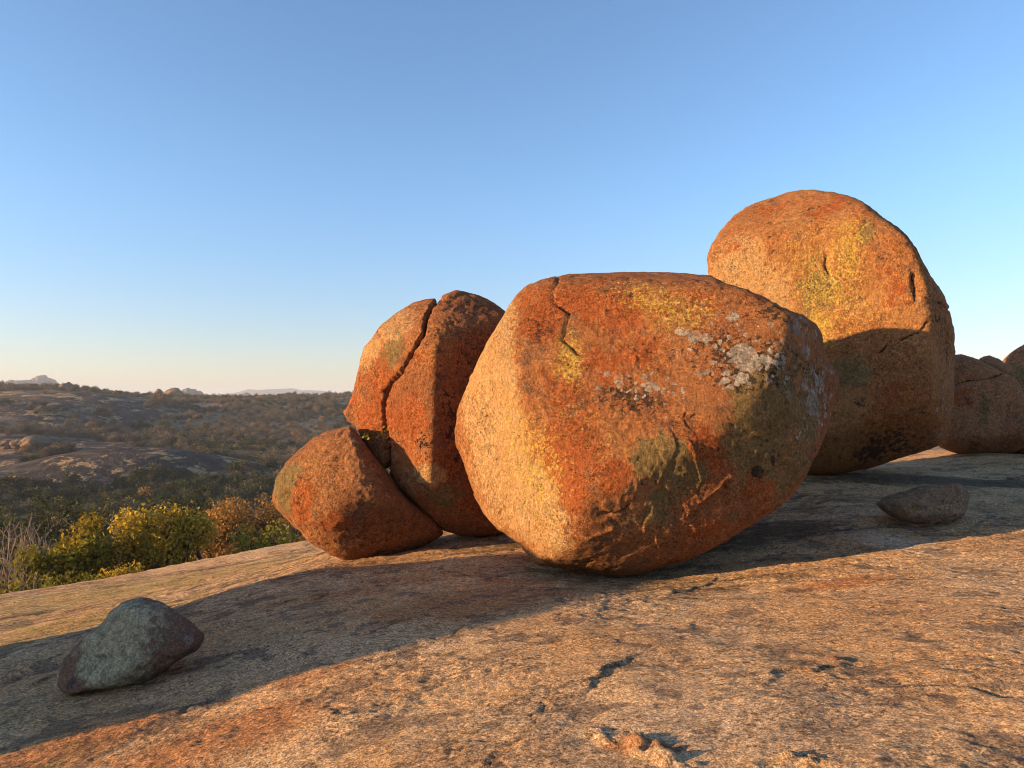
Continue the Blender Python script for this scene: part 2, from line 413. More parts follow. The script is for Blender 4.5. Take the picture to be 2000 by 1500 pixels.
st_dark = blobs([(1480,1050,2.2,0.8,10,0.9),(1640,985,1.5,0.8,0,0.7),(1850,940,4.0,0.8,0,1.0),(1600,1085,1.6,0.35,0,0.6),(1300,1112,1.6,0.3,0,0.5),
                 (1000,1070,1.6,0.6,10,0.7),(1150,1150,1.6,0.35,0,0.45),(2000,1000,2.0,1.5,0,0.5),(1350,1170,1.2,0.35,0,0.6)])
st_yel = blobs([(250,1150,6,3,20,0.8),(100,1230,3.5,2.2,20,0.75),(450,1110,4,2,20,0.7),(330,1215,1.6,0.8,20,0.4),(120,1480,0.8,0.3,20,0.4),(820,1290,0.6,0.3,0,0.4),(1300,1150,1.6,0.4,0,0.6),(1800,1400,0.9,0.5,0,0.25)])
st_red = blobs([(960,1180,1.5,0.7,20,0.9),(1000,1140,1.0,0.4,10,0.7),(1640,1140,0.7,0.3,0,0.9),(1250,1460,0.26,0.08,-25,1.0),(400,1450,1.2,0.5,35,0.8),(100,1470,0.9,0.4,35,0.9),(560,1330,0.9,0.25,35,0.6),(700,1150,1.8,1.0,20,0.55),(620,1120,1.5,0.5,40,0.6)])
st_pale = blobs([(1750,1060,0.35,1.2,10,0.9),(1640,1010,1.2,0.5,0,0.5),(1400,1400,1.4,0.8,0,0.55),(1100,1380,1.0,0.6,0,0.35),(820,1270,0.6,0.3,20,0.5)])
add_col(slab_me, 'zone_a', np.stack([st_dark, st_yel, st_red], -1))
add_col(slab_me, 'zone_b', np.stack([st_pale, s_pit, s_scm], -1))

def slab_material():
    m = NT('slab_granite')
    drk, yel, red = m.attr('zone_a'); pale, pit, scm = m.attr('zone_b')
    # foliation: polar coordinates about the dome's crest
    sp = m.n('ShaderNodeSeparateXYZ'); m.ln(m.co, sp.inputs[0])
    dx = m.math('SUBTRACT', sp.outputs[0], 1.8); dy = m.math('SUBTRACT', sp.outputs[1], 0.8)
    rho = m.math('SQRT', m.math('ADD', m.math('MULTIPLY', dx, dx), m.math('MULTIPLY', dy, dy)))
    th = m.math('ARCTAN2', dy, dx)
    cb = m.n('ShaderNodeCombineXYZ'); m.ln(m.math('MULTIPLY', rho, 3.2), cb.inputs[0]); m.ln(m.math('MULTIPLY', th, 5.0), cb.inputs[1])
    wv = m.vmath('ADD', cb.outputs[0], m.vmath('MULTIPLY', m.noise(1.3, 3, col=True), (1.8, 1.8, 1.8)))
    fol = m.noise(1.0, 7, 0.62, wv); fol2 = m.noise(3.2, 6, 0.65, wv)
    w = m.warp(1.5, 0.4)
    big = m.noise(0.55, 6, 0.6, w); mid = m.noise(2.6, 7, 0.65, w); blot = m.noise(8.0, 6, 0.7)
    fine = m.noise(46.0, 4, 0.7); speck = m.noise(105.0, 3, 0.6)
    c = m.mix(m.map(big, 0.38, 0.62), (0.86, 0.545, 0.285), (0.76, 0.43, 0.195))
    c = m.mix(m.math('MULTIPLY', m.map(fol, 0.50, 0.68), 0.35), c, (0.46, 0.25, 0.115))
    c = m.mix(m.math('MULTIPLY', m.map(pale, 0.15, 0.9), 0.75), c, (0.80, 0.60, 0.40))
    rv = m.math('ADD', red, m.math('MULTIPLY', m.math('SUBTRACT', mid, 0.5), 1.4))
    c = m.mix(m.math('MULTIPLY', m.map(rv, 0.30, 0.75), 0.75), c, (0.58, 0.235, 0.085))
    # small grey-black weathered spots
    sv = m.math('ADD', m.math('MULTIPLY', m.math('SUBTRACT', blot, 0.5), 1.6), m.math('MULTIPLY', m.math('SUBTRACT', mid, 0.5), 1.1))
    sv = m.math('ADD', sv, m.math('MULTIPLY', m.math('SUBTRACT', fol2, 0.5), 1.0))
    c = m.mix(m.math('MULTIPLY', m.map(sv, 0.18, 0.36), 0.55), c, (0.15, 0.10, 0.065))
    c = m.mix(m.math('MULTIPLY', m.map(m.math('ADD', pit, m.math('SUBTRACT', blot, 0.5)), 0.35, 0.75), 0.58), c, (0.20, 0.14, 0.10))
    # water-stain black film
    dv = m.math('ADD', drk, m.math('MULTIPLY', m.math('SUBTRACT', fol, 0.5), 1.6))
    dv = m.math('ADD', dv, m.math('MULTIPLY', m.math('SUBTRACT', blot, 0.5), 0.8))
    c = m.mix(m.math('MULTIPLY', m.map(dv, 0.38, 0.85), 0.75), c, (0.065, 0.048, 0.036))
    # yellow-green lichen, drawn out along the foliation
    yv = m.math('ADD', m.math('MULTIPLY', yel, 0.75), m.math('MULTIPLY', m.math('SUBTRACT', fol2, 0.5), 1.5))
    yv = m.math('ADD', yv, m.math('MULTIPLY', m.math('SUBTRACT', blot, 0.5), 0.9))
    ym = m.math('MULTIPLY', m.map(yv, 0.36, 0.62), m.map(yel, 0.03, 0.25))
    c = m.mix(m.math('MULTIPLY', m.map(fol2, 0.50, 0.60), m.map(yel, 0.0, 0.5, 0.12, 0.8)), c, (0.15, 0.09, 0.05))
    c = m.mix(m.math('MULTIPLY', m.map(m.noise(1.0, 6, 0.68, m.vmath('MULTIPLY', wv, (0.8, 1.3, 1.0))), 0.50, 0.58), m.map(yel, 0.05, 0.5, 0.0, 0.75)), c, (0.13, 0.085, 0.05))
    c = m.mix(m.math('MULTIPLY', ym, 0.6), c, (0.70, 0.49, 0.15))
    c = m.mix(m.math('MULTIPLY', scm, 0.6), c, (0.07, 0.05, 0.04))
    g = m.math('MULTIPLY', m.map(fine, 0.28, 0.72, 0.38, 1.58, False), m.map(speck, 0.3, 0.7, 0.42, 1.56, False))
    g = m.math('MULTIPLY', g, m.map(m.noise(20.0, 5, 0.7, w), 0.3, 0.7, 0.66, 1.28, False))
    dr1 = m.map(m.noise(1.9, 5, 0.6), 0.36, 0.62, 0.28, 0.95)
    fl1 = m.map(m.noise(52.0, 3, 0.6), 0.52, 0.59); fl2 = m.map(m.noise(21.0, 5, 0.72), 0.545, 0.60)
    c = m.mix(m.math('MULTIPLY', fl1, m.math('MULTIPLY', dr1, 0.62)), c, (0.17, 0.11, 0.072))
    c = m.mix(m.math('MULTIPLY', fl2, m.math('MULTIPLY', dr1, 0.75)), c, (0.13, 0.09, 0.062))
    c = m.mul(c, g)
    h = m.math('ADD', m.math('MULTIPLY', m.noise(14.0, 8, 0.78), 1.25), m.math('MULTIPLY', fine, 0.8))
    h = m.math('ADD', h, m.math('MULTIPLY', fol2, m.map(yel, 0.0, 0.5, 0.35, 1.6)))
    h = m.math('ADD', h, m.math('MULTIPLY', fol, m.map(yel, 0.0, 0.5, 0.0, 4.0)))
    h = m.math('SUBTRACT', h, m.math('ADD', m.math('MULTIPLY', fl1, 0.18), m.math('MULTIPLY', fl2, 0.25)))
    h = m.math('ADD', h, m.math('MULTIPLY', speck, 0.2))
    return m.finish(c, m.bump(h, 0.04, 1.0), 0.9, 0.12)
M_SLAB = slab_material()
slab_o = tag(obj('ground', slab_me, M_SLAB), 'bare granite slab with rusty stains and flaking shells', 'rock slab', kind='structure')

# ------------------------------------------------------------------ valley terrain
_rp = np.array([0, 18, 24, 32, 45, 65, 100, 150, 210, 300, 420, 540, 680, 820, 1100, 1700, 2600, 4000, 9000, 16000.])
_zp = np.array([-8, -8, -9, -11, -14, -18.5, -24, -28.5, -30, -27, -22, -16, -9, -5, -8, -14, -12, -6, 0, 0])
def _pt(px, r): # bearing of a pixel column, distance r from the eye
    a = math.atan2((px-1000)/F, 1); return np.array([math.sin(a)*r, math.cos(a)*r])
#            px   r    height, radius along bearing, across
BUMPS = [(-60, 640, 8, 150, 130),(120, 690, 2, 120, 90),(640, 560, 5, 150, 110),(760, 640, 8, 200, 160),
         (20, 2900, 26, 350, 170),(85, 3000, 26, 320, 110),(150, 3100, 8, 300, 90),(430, 2300, 14, 260, 90),(360, 2100, 20, 240, 70),(480, 2500, 14, 240, 60),
         (300, 1700, 4, 240, 110),(240, 1650, 3, 220, 90),(520, 6000, 66, 700, 260),(600, 6200, 50, 700, 240),(450, 6500, 20, 700, 300),(680, 6500, 50, 800, 400),
         (-200, 2600, 60, 500, 300),(900, 5000, 60, 900, 500),(1400, 5200, 50, 900, 600),(-500, 700, 14, 200, 200)]
#  whalebacks of bare dark rock: px, r, height, radius along bearing, across
WHALE = [(110, 520, 6.5, 75, 62),(190, 475, 4.0, 50, 52),(250, 540, 3.0, 50, 75),(20, 340, 6.0, 38, 60),(70, 300, 3.0, 26, 48),
         (240, 262, 5.0, 26, 42),(330, 268, 3.0, 22, 32),(120, 262, 3.0, 22, 36),(-60, 420, 8.0, 60, 50)]
def _bear(x, y, px, r):
    c = _pt(px, r); u = c/np.linalg.norm(c)
    al = (x-c[0])*u[0]+(y-c[1])*u[1]; ac = (x-c[0])*u[1]-(y-c[1])*u[0]
    return al, ac
def terrain(x, y, masks=False):
    x = np.asarray(x, float); y = np.asarray(y, float); sh = x.shape; x = x.ravel(); y = y.ravel()
    rc = np.hypot(x-CEN[0], y-CEN[1]); r = np.hypot(x, y)
    k = sstep(40, 200, rc); rr = rc*(1-k)+r*k
    z = np.interp(rr, _rp, _zp)
    amp = np.interp(rr, [20, 60, 200, 600, 2000, 6000], [0.3, 1.2, 3.5, 6, 12, 26])
    z = z + amp*(fbm2(x/160, y/160, 3, 71)*0.6 + fbm2(x/600, y/600, 3, 72)*0.9)*sstep(30, 120, rc)
    z = z + sstep(1200, 4000, r)*22*np.maximum(fbm2(x/900, y/900, 4, 73), -0.2)
    for px, rb, h, ra, rx in BUMPS:
        al, ac = _bear(x, y, px, rb); z = z + h*np.exp(-((al/ra)**2+(ac/rx)**2))
    rock = np.zeros_like(x)
    for px, rb, h, ra, rx in WHALE:
        al, ac = _bear(x, y, px, rb); q = (al/ra)**2+(ac/rx)**2
        z = z + h*np.maximum(0, 1-q*0.55)**1.3
        rock = np.maximum(rock, sstep(0.78, 0.5, q+0.9*pn2(x/20, y/20, 75)+0.5*pn2(x/6, y/6, 76)))
    z = z + 0.25*fbm2(x/9, y/9, 2, 77)*sstep(30, 60, rc)
    if masks: return z.reshape(sh), rock.reshape(sh)
    return z.reshape(sh)
na = 640
ang = np.concatenate([np.radians(np.linspace(-52, 48, 380)), np.radians(np.linspace(48, 308, 131)[1:-1])])
rad = np.concatenate([[4, 10, 16], np.geomspace(20, 14000, 230)])
A_, R_ = np.meshgrid(ang, rad); tx, ty = np.sin(A_)*R_, np.cos(A_)*R_
tz, trock = terrain(tx, ty, True)
tz = np.where(R_ < 17, tz-3, tz)
nr_, nc_ = tx.shape
ii = np.arange(nr_*nc_).reshape(nr_, nc_); jj = np.roll(ii, -1, 1)
TQ = np.stack([ii[:-1].ravel(), ii[1:].ravel(), jj[1:].ravel(), jj[:-1].ravel()], -1)
ter_me = mesh_np('valley', np.stack([tx.ravel(), ty.ravel(), tz.ravel()], -1), TQ)
add_col(ter_me, 'zone_a', np.stack([trock.ravel(), np.zeros(tx.size), np.zeros(tx.size)], -1))
def terrain_material():
    m = NT('valley_ground')
    rock, _, _ = m.attr('zone_a')
    w = m.warp(0.02, 20.0)
    n1 = m.noise(0.012, 6, 0.6, w); n2 = m.noise(0.05, 6, 0.65); n3 = m.noise(0.4, 5, 0.7); n4 = m.noise(0.11, 6, 0.7, w)
    c = m.mix(m.map(n1, 0.4, 0.62), (0.24, 0.165, 0.09), (0.15, 0.115, 0.07))
    c = m.mix(m.map(n2, 0.54, 0.64), c, (0.30, 0.195, 0.09))
    c = m.mix(m.map(n3, 0.5, 0.7), c, (0.07, 0.055, 0.035))
    rc = m.mix(m.map(n4, 0.4, 0.65), (0.042, 0.034, 0.03), (0.085, 0.064, 0.05))
    # pale worn streaks and dry-grass lines on the bare rock
    rm = m.map(rock, 0.35, 0.6)
    rc = m.mix(m.map(m.noise(0.045, 7, 0.7, w), 0.53, 0.60), rc, (0.165, 0.12, 0.08))
    rc = m.mix(m.map(m.noise(0.075, 8, 0.75, w), 0.54, 0.58), rc, (0.36, 0.23, 0.11))
    c = m.mix(rm, c, rc)
    c = m.mul(c, m.math('MULTIPLY', m.map(n3, 0.3, 0.7, 0.62, 1.38, False), m.map(n4, 0.3, 0.7, 0.75, 1.25, False)))
    return m.finish(c, m.bump(m.math('ADD', n3, m.math('MULTIPLY', n2, 3.0)), 0.7, 0.7), 0.95, 0.05)
M_TER = terrain_material()
tag(obj('terrain', ter_me, M_TER), kind='structure')

# ------------------------------------------------------------------ boulders
def cube_sphere(N):
    t = np.tan(np.linspace(-math.pi/4, math.pi/4, N+1)); a, b = np.meshgrid(t, t); o = np.ones_like(a)
    faces = [(a, -o, b), (-a, o, b), (o, a, b), (-o, -a, b), (a, b, o), (-a, b, -o)]
    V, Q, off = [], [], 0
    for f in faces:
        v = np.stack([q.ravel() for q in f], -1); V.append(v); Q.append(grid_quads(N+1, N+1)+off); off += len(v)
    V = np.vstack(V); Q = np.vstack(Q)
    V /= np.linalg.norm(V, axis=1)[:, None]
    key = np.round(V*1e5).astype(np.int64)
    _, idx, inv = np.unique(key, axis=0, return_index=True, return_inverse=True)
    return V[idx], inv.ravel()[Q]
_CS = {}
def crop(pts, ox, oy, s): return [(ox+a/s, oy+b/s) for a, b in pts]

def rim_fn(th_k, r_k):
    o = np.argsort(th_k); t = np.concatenate([th_k[o]-2*np.pi, th_k[o], th_k[o]+2*np.pi]); r = np.tile(r_k[o], 3)
    return lambda th: np.interp(th, t, r)

def boulder_shape(trace, Yc, Df, Db, planes, N, p=2.3, k=14.0, seed=0, lump=0.02, mid=0.007, cracks=(), dents=(), cpix=None, ridge=0.0, pb=None):
    trace = np.array(trace, float)
    cp = np.array(cpix) if cpix is not None else (trace.max(0)+trace.min(0))/2
    C = at(cp[0], cp[1], Yc); L = np.linalg.norm(C-EYE)
    fwd = (C-EYE)/L; rt = np.cross(fwd, [0, 0, 1.0]); rt /= np.linalg.norm(rt); up = np.cross(rt, fwd)
    B = np.stack([rt, fwd, up])                    # rows: local axes in world
    d = rays(trace[:, 0], trace[:, 1])@B.T
    a, b = d[:, 0]/d[:, 1], d[:, 2]/d[:, 1]
    # densify the trace evenly before going polar
    aa = np.concatenate([a, a[:1]]); bb = np.concatenate([b, b[:1]])
    seg = np.concatenate([[0], np.cumsum(np.hypot(np.diff(aa), np.diff(bb)))])
    ss = np.linspace(0, seg[-1], 721)[:-1]
    a, b = np.interp(ss, seg, aa), np.interp(ss, seg, bb)
    tht = np.arctan2(b, a); target = rim_fn(tht, np.hypot(a, b))
    pls = []
    for n, (px, py, yv) in planes:
        n = np.array(n, float); n /= np.linalg.norm(n)
        dd = rays(px, py)@B.T; q = dd/dd[1]*(L+yv); q[1] = yv
        n = B@n
        pls.append((n, float(n@q)))
    TH = np.linspace(-np.pi, np.pi, 361)[:-1]
    R = target(TH)*L
    rng = np.random.RandomState(seed)
    off = rng.rand(3)*50
    def radius(D, rim, fine):
        cph = np.hypot(D[:, 0], D[:, 2]); th = np.arctan2(D[:, 2], D[:, 0])
        dep = np.where(D[:, 1] < 0, Df, Db)
        pp = np.where(D[:, 1] < 0, p, pb or p)
        r = ((cph/rim(th))**pp+(np.abs(D[:, 1])/dep)**pp)**(-1/pp)
        inv = r**-k
        for n, h in pls:
            c = D@n; rr = np.where(c > 1e-3, h/np.maximum(c, 1e-3), 1e6); inv = inv+np.maximum(rr, 1e-3)**-k
        r = inv**(-1/k)
        return r
    rf = rim_fn(TH, R)
    PH = np.radians(np.linspace(-80, 80, 81))
    T2, P2 = np.meshgrid(TH, PH)
    DD = np.stack([np.cos(P2)*np.cos(T2), np.sin(P2), np.cos(P2)*np.sin(T2)], -1).reshape(-1, 3)
    for it in range(14):
        r = radius(DD, rf, False).reshape(T2.shape)
        pr = (r*np.cos(P2)/(L+r*np.sin(P2))).max(0)
        R = R*np.clip(target(TH)/pr, 0.8, 1.25)**0.8
        rf = rim_fn(TH, R)
    if N not in _CS: _CS[N] = cube_sphere(N)
    D, Q = _CS[N]
    r = radius(D, rf, True)
    P = D*r[:, None]
    s = 1.0
    edge = np.abs(D[:, 1])
    damp = 0.35+0.65*sstep(0.05, 0.4, edge)        # keep the traced outline while the faces are free to roll
    dr = damp*lump*r.mean()*fbm(P*0.9+off, 3, seed+1) + mid*r.mean()*fbm(P*3.1+off, 3, seed+5)
    gm_ = 0.35+1.1*sstep(-0.25, 0.35, pnoise(P*1.3+off+21, seed+8))
    dr += gm_*(0.012*pnoise(P*8+off, seed+9)+0.0075*pnoise(P*19+off, seed+10)+0.0035*pnoise(P*37+off, seed+11))
    # flaked shells: terraces where a noise field crosses levels
    f = fbm(P*0.8+off*2, 3, seed+12)*2.6+0.20*pnoise(P*5+off, seed+13); fr = f-np.floor(f)
    fm = sstep(0.05, 0.3, pnoise(P*1.1+off+7, seed+14))
    dr += ridge*fm*(fr*sstep(1.0, 0.93, fr)-0.45)
    # small chips
    dr -= 0.012*sstep(0.40, 0.55, pnoise(P*4.2+off+3, seed+15)+0.4*pnoise(P*11+off, seed+16))
    W = C+P@B
    px, py, _ = project(W)
    front = sstep(0.35, -0.05, P[:, 1]/Df)
    cm = np.zeros(len(P))
    for pts, width, depth in cracks:
        wob = 2.5*pnoise(P*6+off, seed+20)+2.5*pnoise(P*17+off, seed+21)
        dpx, sd, tt = polyd(px+wob, py, pts)
        dm = dpx*L/F
        g = np.exp(-(dm/width)**2)*front
        dr -= depth*g
        if depth > 0: cm = np.maximum(cm, g)
    for (qx, qy, rx, ry, rot, dep) in dents:
        a_ = math.radians(rot); u = (px-qx)*math.cos(a_)+(py-qy)*math.sin(a_); v = -(px-qx)*math.sin(a_)+(py-qy)*math.cos(a_)
        dr -= dep*np.exp(-((u/rx)**2+(v/ry)**2))*front
    P = D*(r+dr)[:, None]
    W = C+P@B
    return dict(W=W, Q=Q, px=px, py=py, front=front, crack=cm, P=P, off=off, seed=seed, C=C)

def zones(S, feats):
    """where lichens and stains grow: (channel, px, py, rx, ry, rotation, strength)"""
    ch = ['tan', 'grey', 'yellow', 'red', 'dark', 'olive']
    Z = np.zeros((len(S['W']), 6))
    n = pnoise(S['P']*1.5+S['off'], S['seed']+31); n2 = pnoise(S['P']*1.2+S['off']+9, S['seed']+33)
    for c, qx, qy, rx, ry, rot, st in feats:
        a = math.radians(rot); dx = S['px']+18*n-qx; dy = S['py']+18*n2-qy
        u = dx*math.cos(a)+dy*math.sin(a); v = -dx*math.sin(a)+dy*math.cos(a)
        g = st*np.exp(-((u/rx)**2+(v/ry)**2)**1.3)*S['front']
        i = ch.index(c); Z[:, i] = np.maximum(Z[:, i], g)
    back = 1-S['front']
    Z[:, 3] += back*sstep(-0.1, 0.4, n)*0.5; Z[:, 1] += back*sstep(0.1, 0.5, n2)*0.5
    return Z
def base_origin(W):
    i = W[:, 2].argmin(); return np.array([W[:, 0].mean(), W[:, 1].mean(), W[i, 2]])
def settle(W, name):
    g = W[:, 2]-slab_z(W[:, 0], W[:, 1])
    print('SETTLE', name, 'min gap %.3f' % g.min())
    return g.min()
def make_boulder(name, S, feats, mat, label, cat='boulder', group=None, split=None, drop=True):
    gap = settle(S['W'], name) if drop else 0
    W = S['W'].copy()
    if drop and gap > -0.03: W[:, 2] -= gap+0.04
    Z = zones(S, feats); Z[:, 4] = np.maximum(Z[:, 4], (1.5 if split else 0.7)*S['crack'])  # crack grooves also painted dark, for the shade inside them
    o0 = base_origin(W)
    if split is None:
        me = mesh_np(name, W-o0, S['Q']); add_col(me, 'zone_a', Z[:, :3]); add_col(me, 'zone_b', Z[:, 3:])
        o = obj(name, me, mat, loc=o0)
        return tag(o, label, cat, group)
    root = obj(name, None, loc=o0); tag(root, label, cat, group)
    ys = np.array([q[1] for q in split]); xs = np.array([q[0] for q in split])
    cx, cy = S['px'][S['Q']].mean(1), S['py'][S['Q']].mean(1)
    left = cx < np.interp(cy, ys, xs)
    for sel in (left, ~left):
        q = S['Q'][sel]; used, inv = np.unique(q, return_inverse=True)
        me = mesh_np('boulder_half', (W-o0)[used], inv.reshape(q.shape))
        add_col(me, 'zone_a', Z[used, :3]); add_col(me, 'zone_b', Z[used, 3:])
        obj('boulder_half', me, mat, root)
    return root

TR_FRONT = crop([(68,790),(75,700),(105,620),(130,560),(160,480),(200,390),(250,310),(300,230),(340,175),(400,125),(470,102),(530,90),(580,77),(700,78),(800,74),(900,70),(980,68),(1100,74),(1220,86),(1270,120),(1340,140),(1400,160),(1480,200),(1560,240),(1640,268),(1690,300),(1720,350),(1735,420),(1750,480),(1790,520),(1800,570),(1780,640),(1770,700),(1740,790),(1690,900),(1640,1000),(1580,1090),(1500,1145),(1400,1210),(1300,1280),(1200,1330),(1100,1375),(1000,1410),(900,1435),(850,1442),(780,1438),(720,1430),(600,1415),(440,1397),(400,1350),(370,1305),(320,1270),(260,1230),(200,1165),(160,1090),(130,1010),(100,920),(75,850)], 860, 500, 2.3075)
TR_SPLIT = crop([(417,690),(440,660),(465,590),(487,500),(500,440),(518,380),(560,330),(600,275),(660,225),(760,165),(830,148),(880,145),(900,130),(960,105),(1020,120),(1080,135),(1140,165),(1195,208),(1250,300),(1290,520),(1300,760),(1290,1000),(1250,1180),(1180,1280),(1100,1290),(1000,1285),(900,1262),(850,1220),(760,1140),(690,1070),(640,985),(580,925),(530,860),(490,800),(455,755),(435,735)], 500, 520, 2.458)
TR_SMALL = crop([(76,1130),(80,1100),(95,1020),(130,960),(180,910),(230,865),(270,825),(315,804),(355,790),(400,780),(450,768),(480,790),(520,850),(580,930),(640,1000),(700,1080),(790,1160),(850,1215),(895,1262),(900,1285),(870,1310),(800,1345),(700,1375),(600,1400),(540,1412),(470,1415),(420,1408),(360,1385),(300,1350),(250,1320),(200,1270),(150,1215),(100,1165)], 500, 520, 2.458)
TR_TALL = crop([(75,400),(80,370),(100,330),(130,280),(165,240),(210,190),(260,155),(330,125),(400,105),(450,85),(510,74),(570,72),(650,85),(740,100),(810,130),(860,170),(910,210),(980,255),(1020,290),(1055,340),(1085,395),(1130,480),(1190,560),(1215,620),(1225,660),(1240,740),(1245,830),(1243,960),(1240,1060),(1230,1160),(1200,1240),(1170,1285),(1100,1310),(1000,1340),(900,1375),(820,1395),(740,1412),(650,1425),(560,1422),(470,1380),(370,1250),(290,1100),(210,900),(140,700),(98,560),(80,470)], 1350, 340, 2.42)
CRACK2 = crop([(880,120),(880,145),(845,180),(820,240),(805,310),(770,370),(735,430),(700,500),(655,545),(625,590),(612,650),(612,740),(625,800),(635,860),(632,960),(630,1010)], 500, 520, 2.458)

M_FRONT = boulder_material('granite_orange_lichen', (0.42, 0.175, 0.062), (0.33, 0.12, 0.042), (0.12, 0.072, 0.045))
S = boulder_shape(TR_FRONT, 8.6, 1.95, 2.5,
    [((-.80,-.60,.02), (1130,1000,-1.42)), ((.20,-.955,-.17), (1130,1000,-1.42)), ((-.22,-.84,.50), (1125,985,-1.42)),
     ((.66,-.74,.06), (1500,800,-1.02)), ((.05,-.70,-.72), (1180,1060,-1.2)), ((.0,-.25,.97), (1250,560,-0.9))],
    170, p=2.5, pb=5.0, k=17, seed=3, lump=0.011, mid=0.006, ridge=0.016,
    cracks=[([(1092,536),(1080,560),(1075,585),(1098,600),(1110,608),(1100,640),(1098,660),(1110,672),(1125,690)], 0.018, 0.06),
            ([(1540,680),(1570,700),(1595,725)], 0.012, 0.03), ([(1110,920),(1140,935),(1160,930)], 0.012, 0.03), ([(1170,1005),(1210,1000),(1230,985)], 0.014, 0.03),
            ([(1368,977),(1398,958),(1412,938),(1428,930)], 0.012, -0.016), ([(1340,856),(1356,880),(1362,915),(1372,938)], 0.016, -0.016), ([(1290,925),(1285,945)], 0.014, -0.013), ([(1150,1050),(1200,1030),(1240,1040)], 0.02, -0.016), ([(1280,1045),(1290,1075),(1285,1090)], 0.014, -0.016)],
    dents=[(960,740,35,110,10,0.06),(1210,640,80,40,20,0.03),(1090,900,30,40,0,0.03)])
FE_FRONT = [('tan',960,800,75,260,-4,1.0),('dark',975,730,12,90,8,0.42),('dark',962,650,10,30,20,0.4),('tan',1040,980,80,110,-30,1.0),('tan',970,650,40,90,25,0.9),('tan',1075,1060,60,60,0,0.7),
    ('yellow',1040,900,70,170,-20,0.75),('yellow',1110,700,35,60,-15,1.0),('yellow',1300,590,140,40,10,0.8),('yellow',1330,620,60,40,0,0.8),('yellow',1160,820,120,120,0,0.35),
    ('grey',1370,670,90,45,20,0.95),('grey',1420,640,130,40,25,0.7),('grey',1260,750,150,40,5,0.8),('grey',1560,640,50,40,0,0.9),('grey',1540,690,70,90,0,0.8),('grey',1450,700,170,90,20,0.86),('grey',1320,790,70,40,0,0.75),('grey',1600,760,40,120,15,1.0),('grey',1180,690,60,40,0,0.5),
    ('dark',1230,780,90,40,0,0.55),('dark',1450,710,160,90,10,0.56),('dark',1500,610,120,30,25,0.5),('dark',1065,650,40,40,0,0.4),('dark',1475,920,14,12,0,1.0),('dark',1510,900,8,12,0,0.9),('dark',1220,560,60,25,0,0.35),('dark',1160,870,50,40,0,0.35),
    ('olive',1310,900,90,55,10,0.95),('olive',1500,820,110,170,10,0.9),('olive',1260,980,120,60,0,0.55),('olive',1420,1000,80,60,0,0.5),
    ('red',1110,860,90,140,-10,0.7),('red',1100,760,80,120,0,0.6),('red',1200,935,40,40,0,0.9),('red',1370,860,50,40,20,0.9),('red',1400,905,25,25,0,0.9),('red',1380,1030,60,30,-20,0.7),('red',1120,940,35,60,0,0.85),('red',1480,570,50,25,20,0.7),('red',1180,600,180,60,0,0.75),('red',1230,700,160,90,0,0.55),('red',1060,620,70,70,0,0.7),('red',1400,590,90,40,20,0.5),('red',1480,960,60,60,0,0.5)]
make_boulder('boulder', S, FE_FRONT, M_FRONT, 'huge flat-topped orange boulder with grey lichen rosettes, in front of the group')

M_SPLIT = boulder_material('granite_red_brown', (0.41, 0.155, 0.055), (0.31, 0.115, 0.042), (0.10, 0.055, 0.035))
S = boulder_shape(TR_SPLIT, 11.0, 1.75, 1.7,
    [((-.60,-.80,.06), (842,800,-1.25)), ((.62,-.78,.02), (846,800,-1.25)), ((.05,-.78,-.62), (850,960,-1.15)), ((-.35,-.55,.75), (800,640,-0.75)), ((.25,-.6,.76), (900,640,-0.9))],
    130, p=2.4, k=24, seed=11, lump=0.012, mid=0.007, ridge=0.02, cracks=[(CRACK2, 0.020, 0.34)],
    dents=[(690,830,14,40,0,0.05),(840,930,40,30,0,0.04)])
FE_SPLIT = [('red',730,800,60,110,5,0.8),('red',800,850,50,120,0,0.75),('red',810,700,40,60,0,0.5),('tan',770,640,70,40,-40,0.7),('tan',720,680,25,60,20,0.7),('olive',765,690,30,70,25,0.7),
    ('dark',900,800,50,160,0,0.5),('dark',930,700,60,60,0,0.4),('red',880,860,20,60,0,0.4),('yellow',860,660,80,60,0,0.4),('tan',840,930,35,30,0,0.8),('olive',860,960,60,30,0,0.6)]
make_boulder('boulder', S, FE_SPLIT, M_SPLIT, 'rust-red boulder split by a deep vertical crack, leaning on the smaller boulder', split=CRACK2)

M_SMALL = boulder_material('granite_brown', (0.40, 0.17, 0.065), (0.30, 0.12, 0.048), (0.13, 0.075, 0.045))
S = boulder_shape(TR_SMALL, 10.4, 1.1, 1.0,
    [((-.18,-.87,.45), (660,955,-0.90)), ((-.55,-.72,-.42), (620,1030,-0.86)), ((.30,-.74,-.60), (680,1010,-0.90))],
    100, p=2.15, k=8, seed=23, lump=0.018, mid=0.010, ridge=0.022, dents=[(590,1040,20,14,0,0.03)])
FE_SMALL = [('olive',560,960,25,60,10,0.9),('red',600,970,40,70,20,0.7),('red',650,1010,60,50,0,0.6),('yellow',600,930,60,60,0,0.4),('tan',680,1070,50,20,0,0.5),('dark',640,900,50,30,0,0.4),('grey',690,860,25,15,0,0.5),('red',720,1000,60,40,0,0.4)]
make_boulder('boulder', S, FE_SMALL, M_SMALL, 'small rounded brown boulder tucked under the left side of the split boulder')

